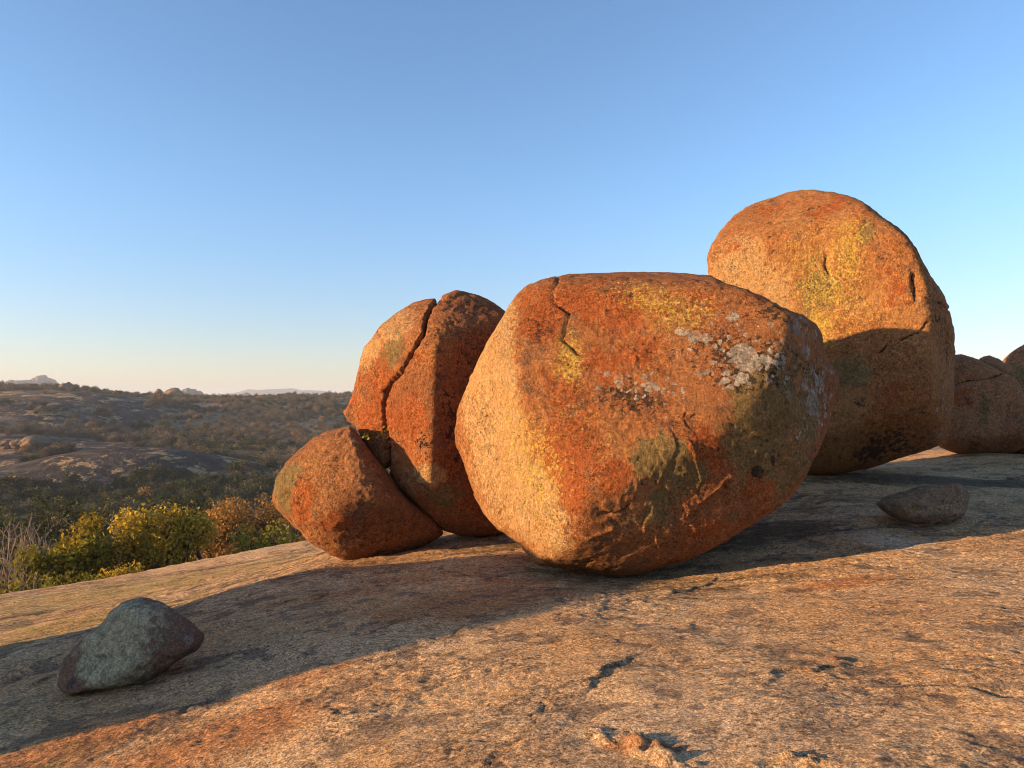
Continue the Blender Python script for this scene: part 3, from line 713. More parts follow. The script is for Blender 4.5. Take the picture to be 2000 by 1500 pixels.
M_TALL = boulder_material('granite_gold_lichen', (0.46, 0.215, 0.078), (0.38, 0.15, 0.05), (0.15, 0.08, 0.045))
S = boulder_shape(TR_TALL, 12.9, 2.5, 2.2,
    [((-.50,-.86,.08), (1625,640,-1.05)), ((.64,-.76,.04), (1792,640,-1.66)), ((-.05,-.72,-.69), (1650,850,-1.3)), ((-.35,-.55,.75), (1600,430,-0.6))],
    140, p=2.2, k=18, seed=37, lump=0.010, mid=0.005, ridge=0.02,
    cracks=[([(1615,490),(1610,510),(1618,530)], 0.03, 0.05), ([(1790,535),(1796,560),(1792,585)], 0.03, 0.06), ([(1760,665),(1800,650),(1812,630)], 0.02, 0.05), ([(1720,690),(1735,675)], 0.03, 0.05), ([(1835,590),(1855,605)], 0.02, 0.05)],
    dents=[(1612,500,10,35,-10,0.05),(1790,550,10,30,-5,0.06),(1725,475,14,20,0,0.04)])
FE_TALL = [('yellow',1620,560,110,130,0,0.75),('yellow',1660,500,50,90,0,0.95),('yellow',1600,640,50,60,0,1.0),('yellow',1560,520,50,120,0,0.6),('yellow',1720,600,100,100,0,0.4),('tan',1440,540,60,120,10,0.8),('tan',1500,560,80,80,0,0.7),
    ('red',1740,580,70,110,-10,0.55),('red',1580,400,160,40,0,0.6),('red',1450,460,60,50,-40,0.4),('olive',1600,580,80,90,0,0.55),('olive',1660,740,60,50,0,0.7),('red',1750,800,90,80,0,0.5),('dark',1720,870,120,40,-10,0.6),('dark',1760,430,40,90,-40,0.35),
    ('grey',1840,800,25,120,5,0.5),('dark',1830,600,30,160,-10,0.4),('olive',1690,450,25,35,0,0.7)]
make_boulder('boulder', S, FE_TALL, M_TALL, 'tallest egg-shaped boulder with golden lichen on its sunlit face, standing behind the flat-topped one')

# the jointed boulders behind, at the right
M_BACK = boulder_material('granite_dull', (0.46, 0.215, 0.10), (0.37, 0.16, 0.075), (0.17, 0.10, 0.065))
TR_B1 = crop([(1130,1100),(1150,980),(1200,880),(1247,852),(1280,850),(1340,868),(1375,885),(1480,942),(1530,962),(1560,1005),(1590,1080),(1600,1180),(1580,1270),(1545,1312),(1500,1325),(1400,1322),(1300,1328),(1240,1315),(1170,1290),(1140,1220)], 1350, 340, 2.42)
S = boulder_shape(TR_B1, 15.4, 1.2, 1.1, [((-.2,-.97,.1), (1900,800,-0.85)), ((.0,-.6,-.8), (1900,870,-0.7))], 60, p=2.8, k=16, seed=41, ridge=0.03,
    cracks=[(crop([(1240,990),(1290,975),(1350,968),(1420,960),(1470,940)], 1350, 340, 2.42), 0.03, 0.07)])
make_boulder('boulder', S, [('red',1890,770,60,50,0,0.5),('grey',1890,750,8,6,0,0.9),('olive',1920,800,20,50,0,0.7),('grey',1970,760,20,30,0,0.5)], M_BACK, 'low brown boulder with a thin curving crack, right behind the tallest boulder')
TR_B2 = crop([(1360,872),(1385,862),(1410,857),(1450,872),(1480,893),(1530,935),(1540,962),(1515,985),(1470,990),(1420,970),(1375,920)], 1350, 340, 2.42)
S = boulder_shape(TR_B2, 15.75, 0.45, 0.6, [], 26, p=2.6, seed=43, lump=0.01)
make_boulder('rock_slab', S, [], M_BACK, 'thin tilted rock plate lying on the low cracked boulder', 'rock', drop=False)
TR_B3 = crop([(1468,890),(1500,850),(1530,830),(1573,805),(1640,790),(1760,800),(1860,870),(1920,1010),(1935,1180),(1890,1290),(1760,1320),(1640,1310),(1560,1240),(1510,1120),(1475,1010),(1464,930)], 1350, 340, 2.42)
S = boulder_shape(TR_B3, 16.6, 1.3, 1.3, [((-.5,-.8,.2), (2010,780,-0.8))], 50, p=2.4, seed=47, ridge=0.03)
make_boulder('boulder', S, [('olive',1980,730,30,30,0,0.6)], M_BACK, 'greenish-brown boulder wedged against the right side of the low cracked boulder')
TR_B4 = crop([(1515,1305),(1540,1270),(1580,1238),(1650,1200),(1760,1170),(1870,1190),(1900,1260),(1880,1310),(1760,1325),(1640,1325),(1560,1322)], 1350, 340, 2.42)
S = boulder_shape(TR_B4, 15.1, 0.6, 0.8, [], 36, p=2.6, seed=53, ridge=0.02)
make_boulder('boulder', S, [], M_BACK, 'flat block at the foot of the low cracked boulder')

# loose rocks on the slab
M_GREYROCK = boulder_material('rock_grey_green', (0.27, 0.185, 0.115), (0.33, 0.23, 0.145), (0.12, 0.085, 0.06))
TR_L = crop([(280,680),(300,600),(320,545),(360,500),(430,430),(500,380),(540,320),(590,280),(650,262),(720,265),(790,280),(850,320),(890,355),(950,395),(1000,435),(1003,460),(970,510),(920,545),(870,570),(820,610),(740,650),(690,668),(600,690),(500,702),(430,705),(390,718),(350,728),(300,710)], 0, 1050, 2.5)
def lichen_rock_material():
    m = NT('rock_pale_lichen')
    tan, grey, yel = m.attr('zone_a'); rd, drk, olive = m.attr('zone_b')
    w = m.warp(3.0, 0.15)
    mid = m.noise(7, 7, 0.65, w); fine = m.noise(45, 5, 0.75); blot = m.noise(14, 6, 0.7); sp = m.noise(110, 3, 0.6)
    c = m.mix(m.map(mid, 0.35, 0.65), (0.19, 0.105, 0.065), (0.12, 0.075, 0.05))
    gv = m.math('ADD', grey, m.math('MULTIPLY', m.math('SUBTRACT', blot, 0.5), 1.4))
    gv = m.math('ADD', gv, m.math('MULTIPLY', m.math('SUBTRACT', mid, 0.5), 1.0))
    gc = m.mix(m.map(blot, 0.35, 0.65), (0.205, 0.18, 0.108), (0.36, 0.31, 0.195))
    c = m.mix(m.map(gv, 0.12, 0.78), c, gc)
    v = m.voro(8.0, m.warp(18.0, 0.05)); rc = m.n('ShaderNodeSeparateColor'); m.ln(v.outputs['Color'], rc.inputs[0])
    ros = m.map(m.math('SUBTRACT', m.math('MULTIPLY', rc.outputs[0], 0.45), v.outputs['Distance']), 0.0, 0.05)
    c = m.mix(m.math('MULTIPLY', m.math('MULTIPLY', ros, m.map(olive, 0.2, 0.6)), m.map(blot, 0.35, 0.55)), c, (0.19, 0.17, 0.15))
    dv = m.math('ADD', drk, m.math('MULTIPLY', m.math('SUBTRACT', blot, 0.5), 1.2))
    c = m.mix(m.math('MULTIPLY', m.map(dv, 0.35, 0.6), 0.8), c, (0.05, 0.045, 0.04))
    c = m.mul(c, m.math('MULTIPLY', m.map(fine, 0.28, 0.72, 0.4, 1.55, False), m.map(sp, 0.3, 0.7, 0.55, 1.45, False)))
    h = m.math('ADD', m.noise(18, 8, 0.75), m.math('MULTIPLY', fine, 0.5))
    return m.finish(c, m.bump(h, 0.02, 0.85), 0.92, 0.1)
M_LICH = lichen_rock_material()
S = boulder_shape(TR_L, 5.75, 0.42, 0.5, [((-.30,-.86,.40), (270,1230,-0.36)), ((.50,-.74,.40), (330,1240,-0.33))],
    90, p=2.2, k=10, seed=61, lump=0.05, mid=0.03, ridge=0.02, dents=[(290,1290,30,8,-15,0.02)])
make_boulder('rock', S, [('grey',230,1240,75,110,20,1.0),('grey',290,1190,60,40,0,0.7),('olive',350,1240,50,50,0,0.9),('dark',135,1320,20,20,0,0.6),('dark',200,1265,25,8,0,0.5),('red',130,1300,20,30,0,0.6)], M_LICH,
    'humped grey-green lichened rock with a brown end, alone on the sloping slab', 'rock')
TR_R = crop([(965,290),(1010,255),(1090,235),(1160,212),(1250,205),(1330,193),(1350,198),(1365,225),(1392,245),(1385,290),(1365,340),(1320,375),(1240,385),(1140,383),(1080,370),(1020,340),(985,315)], 1300, 860, 2.344)
S = boulder_shape(TR_R, 9.3, 0.42, 0.45, [((-.12,-.93,.33), (1790,985,-0.36)), ((.55,-.8,.1), (1865,990,-0.3)), ((.0,-.75,-.66), (1800,1012,-0.34))],
    60, p=3.0, k=18, seed=67, lump=0.03, mid=0.015, ridge=0.015)
make_boulder('rock', S, [('olive',1790,985,40,20,0,0.5)], M_GREYROCK, 'small dull grey-brown block with a sharp top edge, lying on the shaded slab', 'rock')

# broken shell fragments in the foreground
M_FLAKE = boulder_material('broken_granite', (0.42, 0.22, 0.12), (0.34, 0.15, 0.075), (0.16, 0.09, 0.06), grain=1.3)
def fragment(trace, Yc, df, seed, label, name='rock_flake'):
    S = boulder_shape(trace, Yc, df, df, [], 44, p=3.5, seed=seed, lump=0.25, mid=0.30, ridge=0.03)
    g = S['W'][:, 2]-slab_z(S['W'][:, 0], S['W'][:, 1]); S['W'][:, 2] -= np.percentile(g, 72)
    make_boulder(name, S, [], M_FLAKE, label, 'rock', drop=False)
fragment([(1600,1290),(1612,1278),(1632,1273),(1642,1281),(1630,1290),(1610,1294)], 4.55, 0.05, 75, 'thin granite chip lifting off at a curved scarp of the slab')

# unseen boulder added out of frame, shaped to shade slab and lichened rock
def free_boulder(name, c, r3, seed, N=40, mat=None, label='', cat='boulder', group=None, sink=0.1, gz=None, squash=None, amp=0.16, rough=0.02):
    if N not in _CS: _CS[N] = cube_sphere(N)
    D, Q = _CS[N]; off = np.random.RandomState(seed).rand(3)*60
    if squash: D = D/((np.abs(D)**squash).sum(1)**(1/squash))[:, None]
    P = D*(1+amp*fbm(D*0.9+off, 3, seed)+rough*fbm(D*4+off, 4, seed+7))[:, None]*np.array(r3)
    P[:, 2] -= P[:, 2].min()
    z0 = (slab_base(np.array([c[0]]), np.array([c[1]]))[0] if gz is None else gz)-sink
    me = mesh_np(name, P, Q)
    n = pnoise(P*0.7+off, seed)
    add_col(me, 'zone_a', np.stack([n*0+.2, sstep(.1, .5, n)*.5, n*0], -1)); add_col(me, 'zone_b', np.stack([sstep(-.1, .3, -n)*.5, n*0, n*0], -1))
    return tag(obj(name, me, mat, loc=(c[0], c[1], z0)), label, cat, group)
free_boulder('boulder', (-10.2, 4.85), (1.3, 2.1, 1.78), 83, 50, M_SMALL, 'unseen boulder added out of frame at the left to shade the slab', squash=4.0, amp=0.06)

# ------------------------------------------------------------------ far boulders in the valley and along the skyline
M_FAR = boulder_material('far_granite', (0.20, 0.135, 0.085), (0.15, 0.105, 0.07), (0.10, 0.075, 0.055))
def far_boulder(px, py_base, r, w, h, seed, label, group=None, d=None, gz=None):
    c = _pt(px, r); g = float(terrain(c[0], c[1])) if gz is None else gz
    return free_boulder('boulder', c, (w/2, (d or w)/2, h/2), seed, 14, M_FAR, label, 'boulder', group, sink=h*0.12, gz=g, amp=0.28)
G_SKY = 'rounded boulders along the far skyline'
far_boulder(340, 0, 780, 19, 12, 201, 'big rounded boulder with a sunlit left face among trees on the far slope')
far_boulder(311, 0, 800, 9, 11, 202, 'pointed boulder beside the big rounded one on the far slope')
rnd = random.Random(5)
for i, (px, r, w, h) in enumerate([(8,2900,60,34),(22,2900,50,40),(38,2900,60,36),(55,2950,50,42),(68,2950,46,50),(80,2950,60,60),(92,2950,52,52),(103,3000,44,50),(118,3000,40,34),(132,3050,50,30),(155,3050,40,26),
        (352,2100,40,20),(366,2100,36,30),(376,2100,40,26),(390,2150,30,20),(481,2450,38,28),(472,2450,30,18),(240,1650,40,18),(262,1650,36,16),(285,1680,40,16)]):
    far_boulder(px, 0, r, w*0.7, h*0.65, 220+i, 'rounded granite boulder on the hazy far skyline ridge', G_SKY)
G_KOP = 'boulders on the left ridge'
for i, (px, r, w, h) in enumerate([(127,640,9,7.5),(134,645,7,8.5),(141,640,8,7),(122,645,6,5)]):
    far_boulder(px, 0, r, w, h, 250+i, 'brown boulder in the pile on the crest of the near ridge', G_KOP)
G_MID = 'grey boulders at the head of the dark whaleback'
for i, (px, r, w, h) in enumerate([(15,330,6,3.6),(42,325,7,4),(72,320,10,5)]):
    far_boulder(px, 0, r, w, h, 260+i, ('smallest of three grey boulders in a row on the dark rock dome', 'middle one of three grey boulders in a row on the dark rock dome', 'largest of three grey boulders in a row, half sunk in scrub')[i], G_MID)
G_PILE = 'pale boulder pile in the scrub'
for i in range(8):
    far_boulder(212+rnd.uniform(-8, 26), 0, 372+rnd.uniform(-6, 6), rnd.uniform(2, 4.5), rnd.uniform(2, 4), 270+i, 'small pale boulder of the heap lying in the valley scrub', G_PILE)

# ------------------------------------------------------------------ vegetation
def leaf_material(name, cols, trans=0.25, scale=0.6):
    m = NT(name)
    g = m.n('ShaderNodeNewGeometry'); oi = m.n('ShaderNodeObjectInfo')
    n = m.noise(scale, 3, 0.6)
    f = m.math('ADD', m.math('MULTIPLY', g.outputs['Random Per Island'], 0.55), m.math('MULTIPLY', m.map(n, 0.35, 0.65), 0.45))
    r = m.n('ShaderNodeValToRGB'); m.ln(f, r.inputs[0])
    e = r.color_ramp.elements
    while len(e) < len(cols): e.new(0.5)
    for i, c in enumerate(cols): e[i].position = i/(len(cols)-1); e[i].color = (*c, 1)
    c = m.mul(r.outputs[0], m.map(oi.outputs['Random'], 0, 1, 0.75, 1.3, False))
    d = m.n('ShaderNodeBsdfDiffuse'); t = m.n('ShaderNodeBsdfTranslucent'); x = m.n('ShaderNodeMixShader')
    m.ln(c, d.inputs[0]); m.ln(c, t.inputs[0]); x.inputs[0].default_value = trans
    m.ln(d.outputs[0], x.inputs[1]); m.ln(t.outputs[0], x.inputs[2]); m.ln(x.outputs[0], m.out.inputs['Surface'])
    return m.m
def bark_material(name, a, b):
    m = NT(name); n = m.noise(6, 6, 0.7)
    return m.finish(m.mix(m.map(n, 0.35, 0.65), a, b), m.bump(n, 0.03, 0.6), 0.95, 0.05)
M_GOLD = leaf_material('leaves_gold_green', [(0.17, 0.135, 0.02), (0.32, 0.225, 0.03), (0.47, 0.31, 0.045)])
M_GREEN = leaf_material('leaves_green', [(0.10, 0.11, 0.02), (0.21, 0.19, 0.03), (0.34, 0.27, 0.04)])
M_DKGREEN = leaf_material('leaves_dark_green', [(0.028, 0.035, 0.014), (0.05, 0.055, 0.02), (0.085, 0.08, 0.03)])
M_RUST = leaf_material('leaves_rust', [(0.16, 0.085, 0.03), (0.29, 0.155, 0.045), (0.40, 0.21, 0.055)])
M_BROWN = leaf_material('twigs_brown', [(0.09, 0.068, 0.045), (0.16, 0.12, 0.075), (0.25, 0.18, 0.105)], 0.1)
M_GREYTW = leaf_material('twigs_grey', [(0.08, 0.066, 0.05), (0.13, 0.105, 0.075), (0.19, 0.145, 0.10)], 0.1)
M_OLIVE = leaf_material('leaves_olive', [(0.055, 0.052, 0.024), (0.10, 0.088, 0.038), (0.16, 0.13, 0.055)], 0.15)
M_BARK = bark_material('bark_brown', (0.06, 0.045, 0.035), (0.11, 0.085, 0.065))
M_PALEBARK = bark_material('bark_pale', (0.20, 0.15, 0.115), (0.30, 0.23, 0.17))

def tubes(segs, sides=5):
    """segs: (p0, p1, r0, r1) -> one mesh of open tapered tubes"""
    V, Q = [], []
    t = np.linspace(0, 2*np.pi, sides, endpoint=False)
    for p0, p1, r0, r1 in segs:
        d = p1-p0; d = d/(np.linalg.norm(d)+1e-9)
        u = np.cross(d, [0.3, 0.8, 0.5]); u /= np.linalg.norm(u)+1e-9; v = np.cross(d, u)
        c = np.cos(t)[:, None]*u+np.sin(t)[:, None]*v
        b = len(V)*sides
        V += [p0+c*r0, p1+c*r1]
        i = np.arange(sides); j = (i+1) % sides
        Q.append(np.stack([b+i, b+j, b+sides+j, b+sides+i], -1))
    return np.vstack(V), np.vstack(Q)
def leaf_quads(cent, size, rng, aspect=0.6, flat=0.0):
    n = len(cent)
    a = rng.normal(size=(n, 3)); a[:, 2] *= 1-flat; a /= np.linalg.norm(a, axis=1)[:, None]
    b = np.cross(a, rng.normal(size=(n, 3))); b /= np.linalg.norm(b, axis=1)[:, None]
    s = (size*rng.uniform(0.6, 1.35, n))[:, None]
    a = a*s*0.5; b = b*s*0.5*aspect
    V = np.stack([cent-a, cent-b*1.0+a*0.1, cent+a, cent+b*1.0+a*0.1], 1).reshape(-1, 3)
    return V, np.arange(n*4).reshape(n, 4)
def curve_branch(p0, p1, r0, r1, rng, n=4, sag=0.12):
    L = np.linalg.norm(p1-p0); off = rng.normal(size=3)*sag*L; off[2] = abs(off[2])*0.6
    pts = [p0+(p1-p0)*t+off*math.sin(math.pi*t)*0.7 for t in np.linspace(0, 1, n+1)]
    return [(pts[i], pts[i+1], r0+(r1-r0)*i/n, r0+(r1-r0)*(i+1)/n) for i in range(n)]
def leafy_tree(seed, H, rx, cz, rz, lobes, tips, per, leaf, tip_sp):
    rng = np.random.RandomState(seed)
    segs = []; top = np.array([rng.normal()*0.06*H, rng.normal()*0.06*H, H*0.42])
    segs += curve_branch(np.zeros(3), top, 0.035*H, 0.024*H, rng, 5, 0.05)
    cent = []
    for i in range(lobes):
        a = 2*math.pi*(i+rng.rand()*0.7)/lobes*1.618; rr = rx*(0.25+0.62*rng.rand()); q = rng.uniform(-0.75, 0.9)
        c = np.array([math.cos(a)*rr*math.sqrt(max(0.1, 1-q*q*0.7)), math.sin(a)*rr*math.sqrt(max(0.1, 1-q*q*0.7)), cz+q*rz*0.8])
        s0 = segs[rng.randint(2, 5)][1]
        limb = curve_branch(s0, c, 0.016*H, 0.006*H, rng, 4, 0.12); segs += limb
        lr = rx*rng.uniform(0.22, 0.36)
        for k in range(tips):
            d = rng.normal(size=3); d /= np.linalg.norm(d); d[2] = d[2]*0.8+0.15
            tp = c+d*lr*rng.uniform(0.75, 1.05)
            if k % 3 == 0: segs += curve_branch(limb[rng.randint(1, 4)][1], tp, 0.005*H, 0.0015*H, rng, 2, 0.1)
            cent.append(tp+rng.normal(size=(per, 3))*tip_sp)
    V, Q = tubes(segs, 5)
    LV, LQ = leaf_quads(np.vstack(cent), leaf, rng, 0.62)
    return (V, Q), (LV, LQ)
def bare_tree(seed, H, spread=0.5, depth=5, thick=0.02, up=0.35):
    rng = np.random.RandomState(seed); segs = []
    def grow(p, d, L, r, k):
        q = p
        for i in range(2):
            d = d+rng.normal(size=3)*0.10; d[2] += 0.06; d = d/np.linalg.norm(d)
            n = q+d*L*0.5; segs.append((q, n, r*(1-0.15*i), r*(0.85-0.15*i))); q = n
        if k == 0: return
        for j in range(rng.randint(2, 4)):
            e = d+rng.normal(size=3)*spread; e[2] += up*rng.rand(); e /= np.linalg.norm(e)
            grow(q, e, L*rng.uniform(0.62, 0.84), r*0.62, k-1)
    grow(np.zeros(3), np.array([0.05, 0.0, 1.0]), H*0.34, thick*H, depth)
    return tubes(segs, 4)
def bush(seed, n, rx, rz, leaf, aspect=0.6, lobes=6):
    rng = np.random.RandomState(seed); C = []
    for i in range(lobes):
        a = rng.rand()*6.283; rr = rx*0.38*math.sqrt(rng.rand()); c = np.array([math.cos(a)*rr, math.sin(a)*rr, rz*rng.uniform(0.5, 1.15)])
        m = n//lobes; d = rng.normal(size=(m, 3)); d /= np.linalg.norm(d, axis=1)[:, None]
        C.append(c+d*(rng.uniform(0.1, 1.0, m)**0.6)[:, None]*np.array([rx*0.55, rx*0.55, rz*0.62]))
    ctr = [c_.mean(0) for c_ in C]
    C = np.vstack(C); C[:, 2] = np.abs(C[:, 2])
    V, Q = leaf_quads(C, leaf, rng, aspect)
    fork = np.array([0, 0, 0.25*rz]); TV, TQ = tubes([(np.array([0, 0, -0.1]), fork, 0.06, 0.05)]+[(fork, c_, 0.04, 0.015) for c_ in ctr], 4)
    return np.vstack([V, TV]), np.vstack([Q, TQ+len(V)]), len(Q)
def ter(x, y): return float(np.maximum(terrain(x, y), slab_base(x, y)))
def crown_thing(name, parts, px, Yd, top_py, H, mats, label, cat='tree', group=None, rz=0.0, scale=None):
    """place a tree whose top shows at top_py: height follows from the ground below it"""
    x = float(at(px, 800, Yd)[0]); g = ter(x, Yd)
    top = float(at(px, top_py, Yd)[2]); s = (top-g)/H
    o = obj(name, None, loc=(x, Yd, g-0.15)); o.rotation_euler.z = rz; o.scale = (s*(scale or 1), s*(scale or 1), s)
    tag(o, label, cat, group)
    for nm, (V, Q), mt in zip(('trunk', 'crown'), parts, mats):
        if V is None: continue
        obj(nm, mesh_np(nm, V, Q, nm == 'trunk'), mt, o)
    return o
LT = lambda seed, H=8.0, rx=3.4, lobes=13, tips=16, per=30, leaf=0.17, sp=0.21, cz=0.62, rz=0.36: leafy_tree(seed, H, rx, H*cz, H*rz, lobes, tips, per, leaf, sp)
GT = 'trees growing below the edge of the slab'
crown_thing('leafy_tree', LT(301, rx=1.75, lobes=16, cz=0.72, rz=0.28), 308, 33, 982, 7.8, (M_BARK, M_GOLD), 'tall golden-green tree with the widest crown below the slab edge', group=GT)
crown_thing('leafy_tree', LT(302, rx=1.6, lobes=14, cz=0.74, rz=0.27), 232, 31, 1000, 7.8, (M_BARK, M_GOLD), 'golden-green tree left of the widest crown, about as tall', group=GT)
crown_thing('leafy_tree', LT(303, rx=1.55, lobes=13, cz=0.72, rz=0.28), 165, 30, 1036, 7.8, (M_BARK, M_GREEN), 'mid-height yellow-green tree between the golden trees and the bare trees', group=GT)
crown_thing('leafy_tree', LT(304, rx=1.5, lobes=11, cz=0.72, rz=0.28), 106, 29, 1062, 7.8, (M_BARK, M_GREEN), 'low green tree next to the pale leafless trees', group=GT)
crown_thing('leafy_bush', LT(305, rx=2.8, lobes=9), 125, 24.5, 1098, 8.2, (M_BARK, M_GREEN), 'round bright green bush hard against the slab edge', 'bush', GT, scale=0.8)
crown_thing('leafy_bush', LT(306, rx=2.8, lobes=8), 192, 24.0, 1104, 8.2, (M_BARK, M_RUST), 'small orange-leaved bush hard against the slab edge', 'bush', GT, scale=0.7)
crown_thing('leafy_bush', LT(307, rx=2.8, lobes=9), 255, 25, 1082, 8.2, (M_BARK, M_GOLD), 'rounded golden bush at the foot of the tall golden-green tree', 'bush', GT, scale=0.8)
crown_thing('leafy_tree', LT(308, rx=2.5, lobes=14, cz=0.72, rz=0.28), 550, 34, 998, 8.2, (M_BARK, M_GREEN), 'green tree showing beside the small rounded boulder', group=GT)
crown_thing('leafy_tree', LT(309, rx=3.0, cz=0.72, rz=0.28), 485, 42, 972, 8.2, (M_BARK, M_RUST), 'rust-brown tree with orange autumn leaves near the small rounded boulder', group=GT)
crown_thing('leafy_tree', LT(310, rx=3.6, per=20), 420, 44, 978, 8.2, (M_BARK, M_RUST), 'thinner rust-brown tree to the left of the orange autumn one', group=GT)
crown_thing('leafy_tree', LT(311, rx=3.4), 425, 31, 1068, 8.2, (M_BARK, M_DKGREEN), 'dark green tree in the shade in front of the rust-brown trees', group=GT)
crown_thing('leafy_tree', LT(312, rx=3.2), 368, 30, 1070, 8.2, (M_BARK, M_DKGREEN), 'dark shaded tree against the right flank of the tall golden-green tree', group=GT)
crown_thing('leafy_tree', LT(313, rx=3.4), 490, 31, 1070, 8.2, (M_BARK, M_OLIVE), 'dusky olive tree between the dark shaded tree and the green one', group=GT)
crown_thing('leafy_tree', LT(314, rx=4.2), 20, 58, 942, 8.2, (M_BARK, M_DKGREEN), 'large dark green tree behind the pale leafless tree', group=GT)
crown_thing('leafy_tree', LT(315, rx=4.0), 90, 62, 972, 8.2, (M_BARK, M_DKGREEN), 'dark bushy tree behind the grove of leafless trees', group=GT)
crown_thing('leafy_tree', LT(316, rx=3.8), 175, 66, 980, 8.2, (M_BARK, M_OLIVE), 'olive tree just behind the golden crowns', group=GT)
crown_thing('leafy_tree', LT(317, rx=3.8), 350, 74, 950, 8.2, (M_BARK, M_DKGREEN), 'tall green tree rising behind the widest golden crown', group=GT)
crown_thing('leafy_tree', LT(318, rx=3.6), 520, 60, 960, 8.2, (M_BARK, M_RUST), 'brown-leaved tree farther off, half hidden by the small rounded boulder', group=GT)
GB = 'leafless trees at the left of the grove'
for i, (px, Yd, tp, lab) in enumerate([(22, 34, 1010, 'pale leafless tree with forked crown standing clear of the grove'), (98, 36, 1000, 'slender leafless tree nearest the large dark green tree'),
        (128, 37, 1002, 'leafless tree with many upright stems behind the low green tree'), (150, 36, 1008, 'leafless sapling leaning over the yellow-green tree'),
        (40, 26, 1096, 'twiggy leafless shrub at the very edge of the slab'), (10, 27, 1085, 'grey leafless shrub beside the edge, below the pale forked tree'), (70, 27, 1075, 'wiry leafless shrub next to the low green tree')]):
    V, Q = bare_tree(400+i, 6.0, 0.62, 5, 0.021 if i < 4 else 0.013)
    crown_thing('bare_tree', [(V, Q)], px, Yd, tp, float(V[:, 2].max()), (M_PALEBARK,), lab, 'tree', GB, rz=i*1.1)

# valley scrub: the bushes one can pick out
rng = np.random.RandomState(77)
protos = []; two = {}
for i, (mt, nm, lab) in enumerate([(M_BROWN, 'dry_bush', 'dry brown leafless bush in the valley scrub'), (M_GREYTW, 'dry_bush', 'grey twiggy bush in the valley scrub'),
        (M_OLIVE, 'scrub_tree', 'olive-green scrub tree on the valley floor'), (M_DKGREEN, 'scrub_tree', 'dark evergreen scrub tree on the valley floor'), (M_RUST, 'dry_bush', 'rusty-leaved bush in the valley scrub')]):
    for j in range(3):
        V, Q, nl = bush(500+i*10+j, 420 if i not in (0, 1) else 520, 1.0, 0.62+0.15*j, 0.20 if i not in (0, 1) else 0.17, 0.6 if i > 1 else 0.35, 7)
        me = mesh_np(nm, V, Q, False); me.materials.append(mt); me.materials.append(M_BARK)
        me.polygons.foreach_set('material_index', (np.arange(len(Q)) >= nl).astype(np.int32)); protos.append((me, nm, lab, i))
        if i in (2, 3):
            tq = Q[nl:]-Q[nl:].min(); crown_me = mesh_np('crown', V[:Q[nl:].min()], Q[:nl], False); crown_me.materials.append(mt)
            trunk_me = mesh_np('trunk', V[Q[nl:].min():], tq); trunk_me.materials.append(M_BARK); two[me.name] = (trunk_me, crown_me)
def weights(x, y):
    n = float(pn2(np.array([x/70]), np.array([y/70]), 91)[0])
    w = np.array([0.36, 0.24, 0.24+0.3*n, 0.10+0.2*n, 0.08]); w = np.maximum(w, 0.02); return w/w.sum()
pts = []
tries = 0
while len(pts) < 260 and tries < 6000:
    tries += 1
    a = math.radians(rng.uniform(-37.5, -10)); r = 52*math.exp(rng.rand()**0.9*math.log(330/52))
    x, y = math.sin(a)*r, math.cos(a)*r
    z, rk = terrain(np.array([x]), np.array([y]), True)
    if rk[0] > 0.3: continue
    if any((x-q[0])**2+(y-q[1])**2 < (0.03*r)**2 for q in pts): continue
    pts.append((x, y, float(z[0]), r))
for x, y, z, r in pts:
    k = rng.choice(5, p=weights(x, y)); me, nm, lab, _ = protos[k*3+rng.randint(3)]
    o = obj(nm, None if me.name in two else me, loc=(x, y, z-0.1))
    if me.name in two: obj('trunk', two[me.name][0], parent=o); obj('crown', two[me.name][1], parent=o)
    s = rng.uniform(1.3, 2.9)*(1.25 if k in (2, 3) else 1.0)
    o.scale = (s*rng.uniform(0.9, 1.3), s*rng.uniform(0.9, 1.3), s); o.rotation_euler.z = rng.rand()*6.28
    tag(o, lab, 'bush' if nm == 'dry_bush' else 'tree', 'scattered scrub in the valley')
